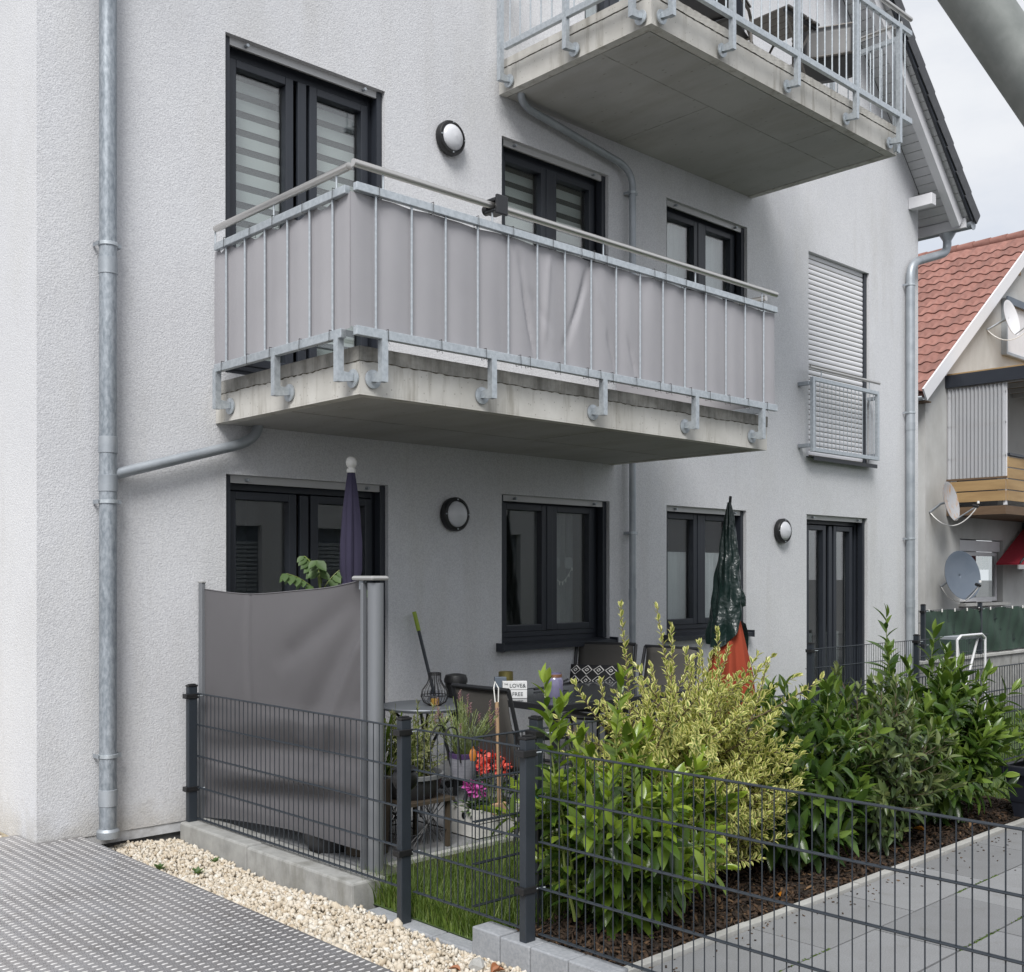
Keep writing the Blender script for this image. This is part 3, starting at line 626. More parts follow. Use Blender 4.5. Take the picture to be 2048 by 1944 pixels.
def railing(o, xa, xb, yf, zr, zt, zh, posts, lposts, bars, lbars, rposts, rbars, postlow, slab_y, slab_xa, slab_xb, full):
    b = MB().bar((xa,yf,zr),(xb,yf,zr),.035,.05).build('bottom_rail', M['galv'], o, bevel=.003)
    MB().bar((xa,yf,zt),(xb,yf,zt),.035,.045).build('top_rail', M['galv'], o, bevel=.003)
    yl = 4.905 if not full else 4.93
    MB().bar((xa,FY-.195,zr),(xa,yl,zr),.035,.05).build('bottom_rail', M['galv'], o, bevel=.003); MB().bar((xa,FY-.195,zt),(xa,yl-.035,zt),.035,.045).build('top_rail', M['galv'], o, bevel=.003)
    MB().bar((xb,FY-.06,zr),(xb,yl,zr),.035,.05).build('bottom_rail', M['galv'], o, bevel=.003); MB().bar((xb,FY-.06,zt),(xb,yl,zt),.035,.045).build('top_rail', M['galv'], o, bevel=.003)
    MB().tube([(xa-.012,yf,zh),(xb+.005,yf,zh)], .0212, 14).build('handrail', M['steel'], o, True); MB().tube([(xa,FY-.19,zh-.004),(xa,4.852,zh-.004)], .0212, 14).build('handrail', M['steel'], o, True); MB().tube([(xb-.03,FY-.05,zh-.02),(xb-.03,4.87,zh-.02)], .0212, 14).build('handrail', M['steel'], o, True)
    pin = MB().tube([(0,0,zt),(0,0,zh)], .0055, 6).mesh('handrail_pin', M['galv'], True)
    zt2 = zt if full else zr
    bar = MB().tube([(0,0,zr),(0,0,zt)], .0066, 8).mesh('baluster', M['galv'], True)
    for x in bars: place('baluster', bar, o, (x,yf,0))
    for y in lbars: place('baluster', bar, o, (xa,y,0))
    for y in rbars: place('baluster', bar, o, (xb,y,0))
    pm = MB().box(-.02,.02,-.02,.02,postlow,zt2).mesh('post', M['galv'])
    arm = MB().prism([(-.02,.02,postlow+.002),(-.02,.02,postlow+.058),(-.018,.084,postlow+.052),(-.018,.084,postlow+.012)], (.038,0,0)).mesh('bracket_arm', M['galv'])
    pl = MB().lathe([(.052,0),(.052,.009),(.046,.011)], (0,.0965,0), 20, 'y').lathe([(.011,.011),(.011,.019)], (0,.0965,0), 6, 'y').mesh('bracket_plate', M['galv'], True)
    for x in posts: 
        place('post', pm, o, (x,yf,0)); place('bracket_arm', arm, o, (x,yf,0)); place('bracket_plate', pl, o, (x,yf,postlow+.028)); place('handrail_pin', pin, o, (x,yf,0))
    for y in lposts:
        place('post', pm, o, (xa,y,0)); Rz = Matrix.Rotation(-PI/2,4,'Z'); T = Matrix.Translation((xa,y,0))
        place('bracket_arm', arm, o, T@Rz); place('bracket_plate', pl, o, Matrix.Translation((xa,y,postlow+.028))@Rz); place('handrail_pin', pin, o, (xa,y+.02,0))
    for y in rposts:
        place('post', pm, o, (xb,y,0)); Rz = Matrix.Rotation(PI/2,4,'Z')
        place('bracket_arm', arm, o, Matrix.Translation((xb,y,0))@Rz); place('bracket_plate', pl, o, Matrix.Translation((xb,y,postlow+.028))@Rz)
railing(B1, 3.38, 7.358, 4.80, 2.853, 3.618, 3.741, [3.565,4.366,5.348,6.331,7.167], [6.297,5.597,4.952], [3.516+.2449*i for i in range(16)], [6.179,5.95,5.718,5.469,5.237,5.01],
        [6.2,5.5], [6.3-.243*i for i in range(6)], 2.598, 4.9, 3.48, 7.385, False)
ub = [5.90+.1145*i for i in range(32)]
railing(B2, 5.872, 9.56, 4.80, 5.712, 6.52, 6.655, [6.065,6.782,7.662,8.578,9.343], [6.361,5.645,5.0], ub, [6.25-.115*i for i in range(12)], [6.3,5.6,4.93], [6.35-.115*i for i in range(13)], 5.462, 4.92, 5.985, 9.525, True)

# drain pipes
def pipe(pts, r, clamps, label, jz=(), mt='galv_pipe', n=18):
    o = MB().tube(pts, r, n).build('drainpipe', M[mt], BL, True, label=label)
    for c in clamps:
        MB().lathe([(r+.001,-.012),(r+.007,-.01),(r+.007,.01),(r+.001,.012)], c, 18).build('pipe_clamp', M['galv'], o, True)
        for s in (-1,1): MB().box(c[0]+s*(r+.004)-.008,c[0]+s*(r+.004)+.008+s*.014,c[1]-.01,c[1]+.07,c[2]-.012,c[2]+.012).build('clamp_lug', M['galv_dull'], o)
    for c in jz: MB().lathe([(r+.0008,-.05),(r+.004,-.048),(r+.004,.048),(r+.0008,.05)], c, 18).build('pipe_socket', M['galv_dull'], o, True)
    return o
def arc(a, b, c, n=6):
    a,b,c = Vector(a),Vector(b),Vector(c); return [tuple((1-t)**2*a+2*t*(1-t)*b+t*t*c) for t in [i/n for i in range(n+1)]]
PX, PY = 2.735, 6.425
p1 = pipe([(PX,PY,-.01),(PX,PY,6.9)], .0515, [(PX,PY,3.53),(PX,PY,1.99),(PX,PY,.47)], 'large weathered downpipe at the left corner', [(PX,PY,.22),(PX,PY,3.40),(PX,PY,2.33),(PX,PY,2.10)])
MB().lathe([(.066,-.02),(.066,.02),(.055,.035)], (PX,PY,0), 20).build('pipe_foot', M['galv_dull'], p1, True)
pipe([(PX,PY,2.142),(2.80,PY,2.165),(3.50,PY,2.372)]+arc((3.55,PY,2.386),(3.745,PY,2.44),(3.75,PY,2.545)), .034, [], 'sloping branch pipe under the first floor balcony', n=14, mt='galv_dull')
UX = 7.545
pipe(arc((6.11,6.37,5.445),(6.115,6.39,5.37),(6.27,6.42,5.362))+arc((7.36,6.42,5.222),(7.53,6.42,5.19),(UX,6.42,5.06))+[(UX,6.42,-.1)], .031, [(UX,6.42,4.99),(7.545,6.42,1.93)], 'thin drainpipe under the top floor balcony', [(UX,6.42,1.38)], n=14, mt='galv_dull')
GX = 13.60
p3 = pipe([(GX,6.34,5.83)]+arc((GX,6.34,5.75),(GX,6.35,5.66),(13.48,6.36,5.62))+arc((12.98,6.42,5.45),(12.80,6.43,5.38),(12.80,6.43,5.2))+[(12.80,6.43,-.1)], .052, [(12.80,6.43,5.12),(12.80,6.43,3.55),(12.80,6.43,2.0)], 'downpipe with swan neck at the right corner', [(12.80,6.43,3.38),(12.80,6.43,1.2)], mt='galv_dull')
MB().lathe([(.05,-.10),(.052,-.06),(.11,.04),(.115,.07)], (GX,6.34,5.87), 18).build('rain_funnel', M['galv_dull'], p3, True)
# roof with gutter, soffit boards, rafters, tiles
VY = 6.0; sl = Vector((1,0,-TANR)).normalized(); nn = Vector((TANR,0,1)).normalized()
rf = MB()
ex = GX-.06; ez = ROOFZ(ex)+.03
def roofpt(x, y, h): return (x+nn.x*h, y, ROOFZ(x)+nn.z*h)
rf.add([roofpt(ex,VY+.03,.03),roofpt(7.742,VY+.03,.03),roofpt(7.742,16,.03),roofpt(ex,16,.03),roofpt(ex,VY+.03,.15),(7.742,VY+.03,ROOFZ(7.742)+.2),(7.742,16,ROOFZ(7.742)+.2),roofpt(ex,16,.15)], [(0,1,2,3),(4,5,6,7),(0,1,5,4),(1,2,6,5),(2,3,7,6),(3,0,4,7)])
lx = 15.485-ex
rf.add([(lx,VY+.03,ROOFZ(lx)+.03),(7.742,VY+.03,ROOFZ(7.742)+.035),(7.742,16,ROOFZ(7.742)+.035),(lx,16,ROOFZ(lx)+.03),(lx,VY+.03,ROOFZ(lx)+.16),(7.742,VY+.03,ROOFZ(7.742)+.198),(7.742,16,ROOFZ(7.742)+.198),(lx,16,ROOFZ(lx)+.16)], [(0,1,2,3),(4,5,6,7),(0,1,5,4),(1,2,6,5),(2,3,7,6),(3,0,4,7)])
roof = rf.build('roof', M['roof_dark'], BL)
ang = math.atan(TANR)
RotR = Matrix.Rotation(ang,4,'Y')
bm_ = MB().box(-.0535,.0535,0,.466,-.012,0).mesh('soffit_board', M['board'])
bml_ = MB().box(-.0535,.0535,0,9,-.012,0).mesh('soffit_board', M['board'])
for i in range(37):
    x = ex-.0-i*.0815
    place('soffit_board', bm_ if x < 13.16 else bml_, roof, Matrix.Translation(roofpt(x,VY+.032,.022)) @ RotR)
tm = MB().box(-.21,.21,-.03,.16,.0,.03).mesh('roof_tile', M['roof_dark'])
for i in range(13):
    x = ex-.10-i*.245; p = Vector(roofpt(x,VY,.155)); place('roof_tile', tm, roof, Matrix.Translation(p) @ Matrix.Rotation(ang-.06,4,'Y'))
vt = MB().box(-.21,.21,-.012,.012,-.15,.0).mesh('verge_tile', M['roof_dark'])
for i in range(13):
    x = ex-.10-i*.245; place('verge_tile', vt, roof, Matrix.Translation(Vector(roofpt(x,VY-.022,.165))) @ Matrix.Rotation(ang-.06,4,'Y'))
MB().bar(roofpt(ex+.0,VY-.0,.03),roofpt(9.8,VY-.0,.03),.03,.10,(0,0,1)).build('verge_board', M['frame'], roof)
MB().bar(roofpt(ex-.03,6.14,-.075),roofpt(9.8,6.14,-.075),.10,.15).build('rafter', M['white_paint'], roof, bevel=.004)
MB().prism([(12.88,6.498,6.085),(13.0,6.498,6.085),(13.0,6.498,6.225),(12.88,6.498,6.225)], (0,-.30,0)).build('purlin', M['white_paint'], roof, bevel=.006)
gt = MB(); gt.grid(lambda u,v: (GX-.07*math.cos(PI*u), VY+.01+v*9, 5.965-.07*math.sin(PI*u)), 12, 1); gt.build('gutter', M['galv_dull'], roof, True, solid=.006)
MB().lathe([(.0,0),(.07,.001),(.07,.008),(.0,.009)], (GX,VY+.012,5.945), 20, 'y').build('gutter_end', M['galv_dull'], roof)
MB().bar((13.5,VY+.05,5.955),(13.5,15,5.955),.03,.12).build('eaves_board', M['white_paint'], roof)

# wall lamps
def wall_lamp(x, z, lab):
    o = thing('wall_lamp', lab, 'wall lamp', (x,FY,z), 'round bulkhead lamps on the facade')
    MB().lathe([(.118,0),(.130,.012),(.132,.05),(.122,.066),(.104,.07),(.100,.058)], (x,FY-.0015,z), 36, 'y', cap=False).build('lamp_ring', M['black'], o, True)
    MB().lathe([(.104,.052),(.098,.068),(.080,.085),(.05,.097),(.001,.102)], (x,FY-.0015,z), 36, 'y', cap=False).build('lamp_glass', M['lamp_glass'], o, True)
    for k in range(4): MB().lathe([(.006,.064),(.006,.073)], (x+.114*math.cos(k*PI/2),FY-.0015,z+.114*math.sin(k*PI/2)), 8, 'y').build('screw', M['galv'], o)
wall_lamp(5.445,4.92,'round black rimmed lamp above the cloth covered balcony')
wall_lamp(5.49,2.022,'round black rimmed lamp between patio door and ground floor window')
wall_lamp(10.04,2.02,'round black rimmed lamp right of the green parasol')

# privacy cloth on the first floor balcony
PS = thing('privacy_screen', 'grey fabric privacy screen tied inside the first floor balcony railing', 'privacy screen', (3.38,4.8,2.86))
def crease(x, z, x0, z0, dx, dz, w, a):
    L = math.hypot(dx,dz); px = (x-x0)*dx/L+(z-z0)*dz/L; d = -(x-x0)*dz/L+(z-z0)*dx/L
    if px < -.04 or px > L: return 0
    return a*math.exp(-(d/w)**2)*min(1,max(0,(px+.04)/.1))*min(1,max(0,(L-px)/.12))
def frontcloth(u, v):
    x = 3.358+u*4.0; z = 2.872+v*.725
    k = (x-3.516)/.2449; y = 4.8165 + .005*math.cos(2*PI*k)
    y += .003*math.sin(x*9+2)*v+.002*math.sin(x*23+z*4)
    if 4.45 < x < 5.8: y += crease(x,z,5.00,2.98,.22,.52,.022,.013)+crease(x,z,4.86,3.55,-.05,-.6,.02,-.009)+crease(x,z,5.22,3.56,-.16,-.45,.02,.011)+crease(x,z,5.22,3.56,.14,-.30,.02,-.009)+crease(x,z,4.74,2.90,-.12,.45,.016,.014)+crease(x,z,4.6,3.5,.12,-.5,.022,.012)+crease(x,z,4.7,3.3,.2,-.25,.02,.008)
    if 5.4 < x < 6: y += crease(x,z,5.70,2.9,-.10,.28,.016,.014)+crease(x,z,5.50,2.9,-.12,.3,.018,.012)
    zs = z + (v**6)*(-.006+.004*math.cos(2*PI*k*.5)) + ((1-v)**6)*(.008+.006*math.sin(k*2.2))
    return (x, y, zs)
MB().grid(frontcloth, 260, 34).build('cloth_sheet', M['privacy'], PS, True, recalc=False)
def leftcloth(u, v):
    y = 6.35-u*1.538; z = 2.872+v*.735; k = (y-6.179)/.236
    x = 3.394+.004*math.cos(2*PI*k)+.0022*math.sin(y*14+z*5)
    if u > .97: x = 3.394-(.036)*(u-.97)/.03
    return (x, y, z+(v**6)*(-.02+.018*math.cos(2*PI*k))*(1 if .05<u<.9 else .2)+((1-v)**6)*.006*math.sin(k*3))
MB().grid(leftcloth, 120, 24).build('cloth_sheet', M['privacy'], PS, True, recalc=False)
MB().grid(lambda u,v: (7.335+.004*math.sin(u*40), 4.83+u*1.6, 2.88+v*.72), 40, 4).build('cloth_sheet', M['privacy'], PS, True, recalc=False)
tie = MB().tube([(0,-.022,.03),(0,-.024,-.03),(0,.02,-.034),(0,.022,.03),(0,-.022,.03)], .0022, 4).tube([(0,-.02,-.03),(.004,-.026,-.05)], .0016, 4).mesh('cable_tie', M['black'])
for i, x in enumerate([3.525,3.90,4.24,4.52,4.60,4.86,5.12,5.24,5.36,5.6,5.85,5.97,6.2,6.42,6.66,6.9,7.15]):
    if i % 5 != 4: place('cable_tie', tie, PS, (x,4.8,3.618))
    place('cable_tie', tie, PS, (x+.06,4.8,2.853))
tl = MB().tube([(-.022,0,.03),(-.024,0,-.03),(.02,0,-.034),(.022,0,.03),(-.022,0,.03)], .0022, 4).mesh('cable_tie', M['black'])
for y in (6.17,5.86,5.60,5.28,4.98): place('cable_tie', tl, PS, (3.38,y,3.618)); place('cable_tie', tl, PS, (3.38,y+.03,2.853))
rc = thing('rail_clamp', 'black plastic parasol clamp on the balcony handrail', 'clamp', (4.40,4.8,3.74))
MB().box(4.355,4.445,4.745,4.765,3.685,3.80).box(4.355,4.445,4.765,4.86,3.70,3.718).box(4.355,4.445,4.765,4.86,3.764,3.785).build('clamp_body', M['chair_metal'], rc, bevel=.006)
MB().tube([(4.40,4.86,3.74),(4.40,4.90,3.74)], .03, 12).build('clamp_knob', M['black'], rc, True)
rc2 = thing('rail_clamp', 'black clamp fixed to a post of the top floor railing', 'clamp', (7.66,4.78,6.36))
MB().tube([(7.66,4.765,6.30),(7.66,4.765,6.40)], .035, 12).build('clamp_knob', M['black'], rc2, True)
MB().box(7.60,7.72,4.83,4.92,6.31,6.39).build('clamp_body', M['chair_metal'], rc2, bevel=.006)

# ------------------------------------------------------------------ chairs
def make_chair(label, loc, rz, sling, metal, group, sc=1):
    """chair built round its own origin, facing +x"""
    o = thing('garden_chair', label, 'chair', (0,0,0), group)
    MB().grid(lambda u,v: (-.20-.17*v-.03*math.sin(PI*v)+.012*math.cos(PI*(u-.5)), -.24+.48*u, .42+.56*v), 8, 10).build('backrest', sling, o, True, solid=.008)
    MB().grid(lambda u,v: (-.21+.47*v, -.24+.48*u, .42+.02*v-.025*math.sin(PI*u)), 8, 8).build('seat', sling, o, True, solid=.008)
    for s in (-1,1):
        y = s*.262
        MB().tube([(.22,y,0),(.25,y,.30),(.24,y,.58),(.18,y,.63),(-.1,y,.645),(-.27,y,.64)], .014, 8).build('arm_frame', metal, o, True)
        MB().tube([(-.32,y,0),(-.24,y,.25),(-.20,y,.42),(-.29,y,.70),(-.375,y,.985)], .014, 8).build('back_frame', metal, o, True)
        MB().bar((.18,y,.655),(-.22,y,.658),.045,.016).build('armrest', metal, o, bevel=.004)
    MB().tube([(-.375,-.262,.985),(-.375,.262,.985)], .015, 8).build('top_bar', metal, o, True)
    MB().tube([(.26,-.262,.43),(.26,.262,.43)], .012, 8).build('front_bar', metal, o, True)
    o.location = loc; o.rotation_euler = (0,0,rz); o.scale = (sc,sc,sc)
    for c in o.children: c.matrix_parent_inverse = Matrix()
    return o
make_chair('taupe sling chair at the near end of the glass table seen from behind', (4.70,4.92,-.02), .05, M['mesh_sling'], M['chair_metal'], 'garden chairs round the glass table', .91)
make_chair('taupe sling chair with patterned cushion at the far side of the table', (6.66,6.09,-.02), PI*1.14, M['mesh_sling'], M['chair_metal'], 'garden chairs round the glass table')
make_chair('taupe sling chair half hidden behind the golden shrub', (6.64,5.53,-.02), PI*1.02, M['mesh_sling'], M['chair_metal'], 'garden chairs round the glass table')
make_chair('black seated chair at the railing corner of the top balcony', (8.85,5.25,5.695), PI*1.15, M['black'], M['chair_bronze'], 'chairs on the top balcony')
make_chair('dark chair beside the balcony door on the top balcony', (7.55,5.55,5.695), PI*.1, M['black'], M['chair_bronze'], 'chairs on the top balcony')
bt = thing('folding_table', 'slatted folding table seen from below on the top balcony', 'table', (8.25,5.3,5.695))
for k in range(5): MB().box(7.98+k*.10,8.065+k*.10,5.08,5.56,6.32,6.34).build('tabletop_slat', M['chair_bronze'], bt, bevel=.003)
for y in (5.12,5.52): MB().box(7.98,8.465,y-.015,y+.015,6.298,6.319).build('table_rail', M['chair_metal'], bt)
for a, b in (((8.0,5.13,5.70),(8.42,5.13,6.30)),((8.42,5.13,5.70),(8.0,5.13,6.30)),((8.0,5.51,5.70),(8.42,5.51,6.30)),((8.42,5.51,5.70),(8.0,5.51,6.30))): MB().tube([a,b], .011, 8).build('leg', M['chair_bronze'], bt, True)

# ------------------------------------------------------------------ patio things
cu = thing('cushion', 'black and white diamond patterned cushion on the far chair', 'cushion', (6.6,6.05,.44))
def cush(u, v):
    a = (u-.5)*2; b = (v-.5)*2; return a, b, .06*max(0,(1-a**4)*(1-b**4))**.6
ca = Matrix.Translation((6.64,6.07,.63)) @ Matrix.Rotation(PI*1.14,4,'Z') @ Matrix.Rotation(R(74),4,'Y') @ Matrix.Diagonal((.19,.21,1,1))
for sgn in (1,-1): MB().grid(lambda u,v: ca @ Vector((cush(u,v)[0],cush(u,v)[1],sgn*cush(u,v)[2])), 14, 14).build('cushion_face', M['cushion'], cu, True)
for ix in range(4):
    for iy in range(4):
        cx, cy = -.72+.48*ix, -.72+.48*iy
        for rr, ww in ((.21,.035),(.07,.05)):
            pts = [(cx+rr,cy),(cx,cy+rr),(cx-rr,cy),(cx,cy-rr)]
            m = MB()
            for q in range(4):
                p0, p1 = pts[q], pts[(q+1)%4]
                h = lambda p: .004+.06*max(0,(1-p[0]**4)*(1-p[1]**4))**.6
                m.bar(ca@Vector((p0[0],p0[1],h(p0))), ca@Vector((p1[0],p1[1],h(p1))), .009, .003)
            m.build('diamond', M['white'], cu)
gt_ = thing('glass_table', 'dark glass topped garden table with black frame', 'table', (5.65,5.25,-.02))
MB().box(4.93,6.40,4.84,5.68,.715,.727).build('tabletop', M['table_glass'], gt_, bevel=.003)
rect_frame(MB(), 4.91,6.42,0,1,.001,0,1)
f = MB(); f.box(4.91,6.42,4.815,4.839,.685,.73); f.box(4.91,6.42,5.681,5.705,.685,.73); f.box(4.906,4.929,4.839,5.681,.685,.73); f.box(6.401,6.424,4.839,5.681,.685,.73); f.build('table_frame', M['chair_metal'], gt_, bevel=.004)
for x in (4.97,6.36):
    for y in (4.87,5.65): MB().box(x-.022,x+.022,y-.022,y+.022,-.02,.684).build('leg', M['chair_metal'], gt_)
ZT = .727
br = thing('bistro_table', 'small round grey bistro table by the wall', 'table', (4.61,5.74,-.02))
MB().lathe([(.001,.655),(.27,.655),(.295,.662),(.30,.675),(.295,.682),(.001,.682)], (4.61,5.74,0), 40, cap=False).build('tabletop', M['zinc_top'], br, True)
for k in range(4):
    a = PI/4+k*PI/2; c_, s_ = math.cos(a), math.sin(a)
    MB().tube(arc((4.61+.22*c_,5.74+.22*s_,.65),(4.61+.06*c_,5.74+.06*s_,.5),(4.61+.03*c_,5.74+.03*s_,.35))+[(4.61+.05*c_,5.74+.05*s_,.25),(4.61+.24*c_,5.74+.24*s_,-.018)], .010, 8).build('leg', M['chair_metal'], br, True)
# wire lantern
lx_, ly_, lz_ = 4.63,5.66,.682
ln = thing('wire_lantern', 'bulbous black wire lantern with a yellow candle on the bistro table', 'lantern', (lx_,ly_,lz_))
prof = [(.040,0),(.075,.02),(.093,.06),(.085,.10),(.055,.14),(.042,.17),(.041,.215)]
for k in range(22):
    a = 2*PI*k/22; MB().tube([(lx_+r*math.cos(a),ly_+r*math.sin(a),lz_+h+.004) for r,h in prof], .0022, 4).build('lantern_wire', M['black'], ln)
for r, h in ((.041,.217),(.041,.205),(.041,.004),(.091,.07)): MB().tube([(lx_+r*math.cos(2*PI*k/24),ly_+r*math.sin(2*PI*k/24),lz_+h) for k in range(25)], .003, 5).build('lantern_ring', M['black'], ln)
MB().lathe([(.001,.004),(.03,.004),(.03,.045),(.001,.047)], (lx_,ly_,lz_), 16, cap=False).build('candle', M['candle'], ln, True)
MB().lathe([(.036,.004),(.037,.09),(.036,.10)], (lx_,ly_,lz_), 16, cap=False).build('candle_glass', M['clear'], ln, True)
# broom with lime grip
bh = thing('broom', 'dark broom handle with lime green grip leaning on the wall', 'broom', (5.15,6.05,0))
ba, bb_ = Vector((5.07,6.44,1.276)), Vector((5.15,6.05,.03)); dd = (bb_-ba)
MB().tube([ba+dd*.11, bb_], .013, 10).build('handle', M['fence'], bh, True); MB().tube([ba, ba+dd*.112], .016, 10).build('grip', M['lime'], bh, True)
MB().bar(bb_+Vector((-.15,0,.02)), bb_+Vector((.15,0,.02)), .05, .05).build('head', M['black'], bh)
bi = thing('lidded_pot', 'small black lidded pot behind the wire lantern', 'pot', (4.98,5.95,.66))
MB().lathe([(.06,.0),(.075,.07),(.078,.10),(.084,.102),(.084,.125),(.074,.155),(.03,.165),(.001,.166)], (5.06,5.95,.685), 24, cap=False).build('pot_body', M['black'], bi, True)
MB().lathe([(.2,0),(.2,.02)], (5.06,5.95,.66), 24).build('pot_tray', M['zinc_top'], bi, True); MB().tube([(5.06,5.95,.66),(5.06,5.95,-.02)], .02, 10).build('pot_stand', M['chair_metal'], bi)
# table things
sb = thing('sign_box', 'white wooden sign box lettered LOVE on the glass table', 'sign', (5.05,5.26,ZT))
T = Matrix.Translation((5.05,5.33,ZT)) @ Matrix.Rotation(R(-38),4,'Z')
def tb(mb, T): mb.v = [tuple(T @ Vector(p)) for p in mb.v]; return mb
tb(MB().box(-.082,.082,-.025,.025,.058,.113), T).build('sign_board', M['paper'], sb, bevel=.002); tb(MB().box(-.082,.082,-.025,.025,.001,.055), T).build('sign_board', M['paper'], sb, bevel=.002)
def text(s, size, loc, T, m, parent, nm='lettering'):
    c = bpy.data.curves.new(nm,'FONT'); c.body = s; c.size = size; c.extrude = .0008; c.align_x = 'CENTER'
    o = bpy.data.objects.new(nm, c); COL.objects.link(o); dg = bpy.context.evaluated_depsgraph_get(); me = bpy.data.meshes.new_from_object(o.evaluated_get(dg)); bpy.data.objects.remove(o)
    me.materials.clear(); me.materials.append(m); q = bpy.data.objects.new(nm, me); COL.objects.link(q); setpar(q, parent); q.matrix_basis = T @ Matrix.Translation(loc) @ Matrix.Rotation(PI/2,4,'X'); return q
text('LOVE&', .036, (.018,-.0262,.073), T, M['ink'], sb); text('THE', .014, (-.060,-.0262,.09), T, M['ink'], sb); text('FREE', .036, (.018,-.0262,.016), T, M['ink'], sb)
tb(MB().box(-.13,-.05,.05,.10,.001,.135), T).build('sign_back', M['dish_grey'], sb, bevel=.002)
gc = thing('brass_cylinder', 'dull brass cylinder standing behind the sign box', 'vase', (5.10,5.47,ZT)); MB().lathe([(.001,.001),(.05,.001),(.05,.165),(.047,.165),(.047,.03),(.001,.03)], (5.10,5.47,ZT), 28, cap=False).build('vase_body', M['brass'], gc, True)
jr = thing('glass_jar', 'lilac glass jar with copper band on the glass table', 'jar', (5.27,5.17,ZT)); JX, JY = 5.27,5.17
MB().lathe([(.001,.001),(.054,.001),(.058,.01),(.058,.115),(.050,.135),(.046,.14),(.046,.165),(.043,.165),(.043,.14),(.052,.11),(.052,.01),(.001,.006)], (JX,JY,ZT), 28, cap=False).build('jar_body', M['jar'], jr, True)
MB().lathe([(.0475,.135),(.05,.137),(.05,.155),(.0475,.157)], (JX,JY,ZT), 28, cap=False).build('copper_band', M['copper'], jr, True); MB().tube([(JX-.05,JY,ZT+.15),(JX-.065,JY+.01,ZT+.10),(JX-.062,JY+.01,ZT+.02)], .008, 8).build('jar_strap', M['copper'], jr, True)
st = thing('grill_tongs', 'thin dark tongs lying across the back of the glass table', 'tongs', (5.7,5.55,ZT)); MB().tube([(5.45,5.55,ZT+.012),(5.85,5.60,ZT+.03)], .008, 6).build('tong_arm', M['black'], st); MB().tube([(5.62,5.57,ZT+.012),(5.85,5.60,ZT+.055)], .007, 6).build('tong_arm', M['black'], st)
rk_ = thing('hand_rake', 'wooden handled garden tool hanging from the near chair', 'garden tool', (4.20,4.66,.9))
HX, HY = 4.255,4.64
MB().tube([(HX,HY,.82),(HX+.012,HY,.5),(HX+.02,HY,.24)], .011, 10).build('handle', M['wood'], rk_, True); MB().tube([(HX-.012,HY,.82),(HX-.014,HY+.01,.90),(HX+.012,HY+.03,.935),(HX+.014,HY,.90),(HX+.012,HY,.82)], .0035, 6).build('hanging_loop', M['white'], rk_); MB().box(HX-.03,HX+.07,HY-.012,HY+.012,.17,.24).build('tool_head', M['wood'], rk_, bevel=.008)
# side awning
SA = thing('side_awning', 'pulled out dark grey side awning screening the patio', 'side awning', (3.42,4.75,-.02))
def awn(u, v):
    y = 6.44-u*1.665; x = 3.365+.055*u; top = 1.462+.042*u-.036*math.sin(PI*u)*(1-.25*u)-.012*max(0,1-abs(u-.33)/.3)+.02*math.exp(-((u-1)/.12)**2); bot = .005+.03*math.sin(PI*u)+.075*u
    z = bot+v*(top-bot); d = 0
    d += .028*math.sin(PI*u)*math.sin(v*5.2+.4)
    d += crease(u,v,1.0,.93,-.38,-.55,.05,.035)+crease(u,v,1.0,.80,-.30,-.55,.025,-.022)+crease(u,v,1.0,.98,-.5,-.30,.05,.02)+crease(u,v,.98,.60,-.22,-.5,.03,.02)
    for k,(vv,a) in enumerate(((.10,.045),(.19,-.042),(.30,.034),(.42,-.02))): d += a*math.exp(-((v-vv-.05*u)/.045)**2)*math.sin(PI*u)**.5
    d += .004*math.sin(u*13+v*3)+ .012*math.exp(-((u-.33)/.02)**2)*v
    return (x+d, y, z)
MB().grid(awn, 90, 60).build('awning_fabric', M['awning'], SA, True, recalc=False)
MB().tube([awn(i/40,1) for i in range(41)], .004, 5).build('hem', M['awning'], SA, True)
MB().box(3.345,3.372,6.43,6.475,-.01,1.50).build('end_post', M['alu_grey'], SA, bevel=.004); MB().box(3.343,3.374,6.425,6.478,1.50,1.512).build('post_cap', M['alu_cap'], SA, bevel=.004)
cs = MB(); cs.lathe([(.043,.0),(.043,1.52)], (3.445,4.705,-.01), 28); cs.build('cassette', M['alu_grey'], SA, True)
MB().box(3.395,3.425,4.752,4.775,-.01,1.51).build('guide_profile', M['alu_grey'], SA, bevel=.004); MB().box(3.385,3.50,4.655,4.845,1.522,1.547).build('cassette_cap', M['alu_cap'], SA, bevel=.012); MB().box(3.40,3.56,4.60,4.82,-.02,-.01).build('base_plate', M['steel'], SA)
MB().tube([(3.43,4.80,1.475),(3.43,4.80,1.522)], .02, 12).build('spring_end', M['galv_dull'], SA)
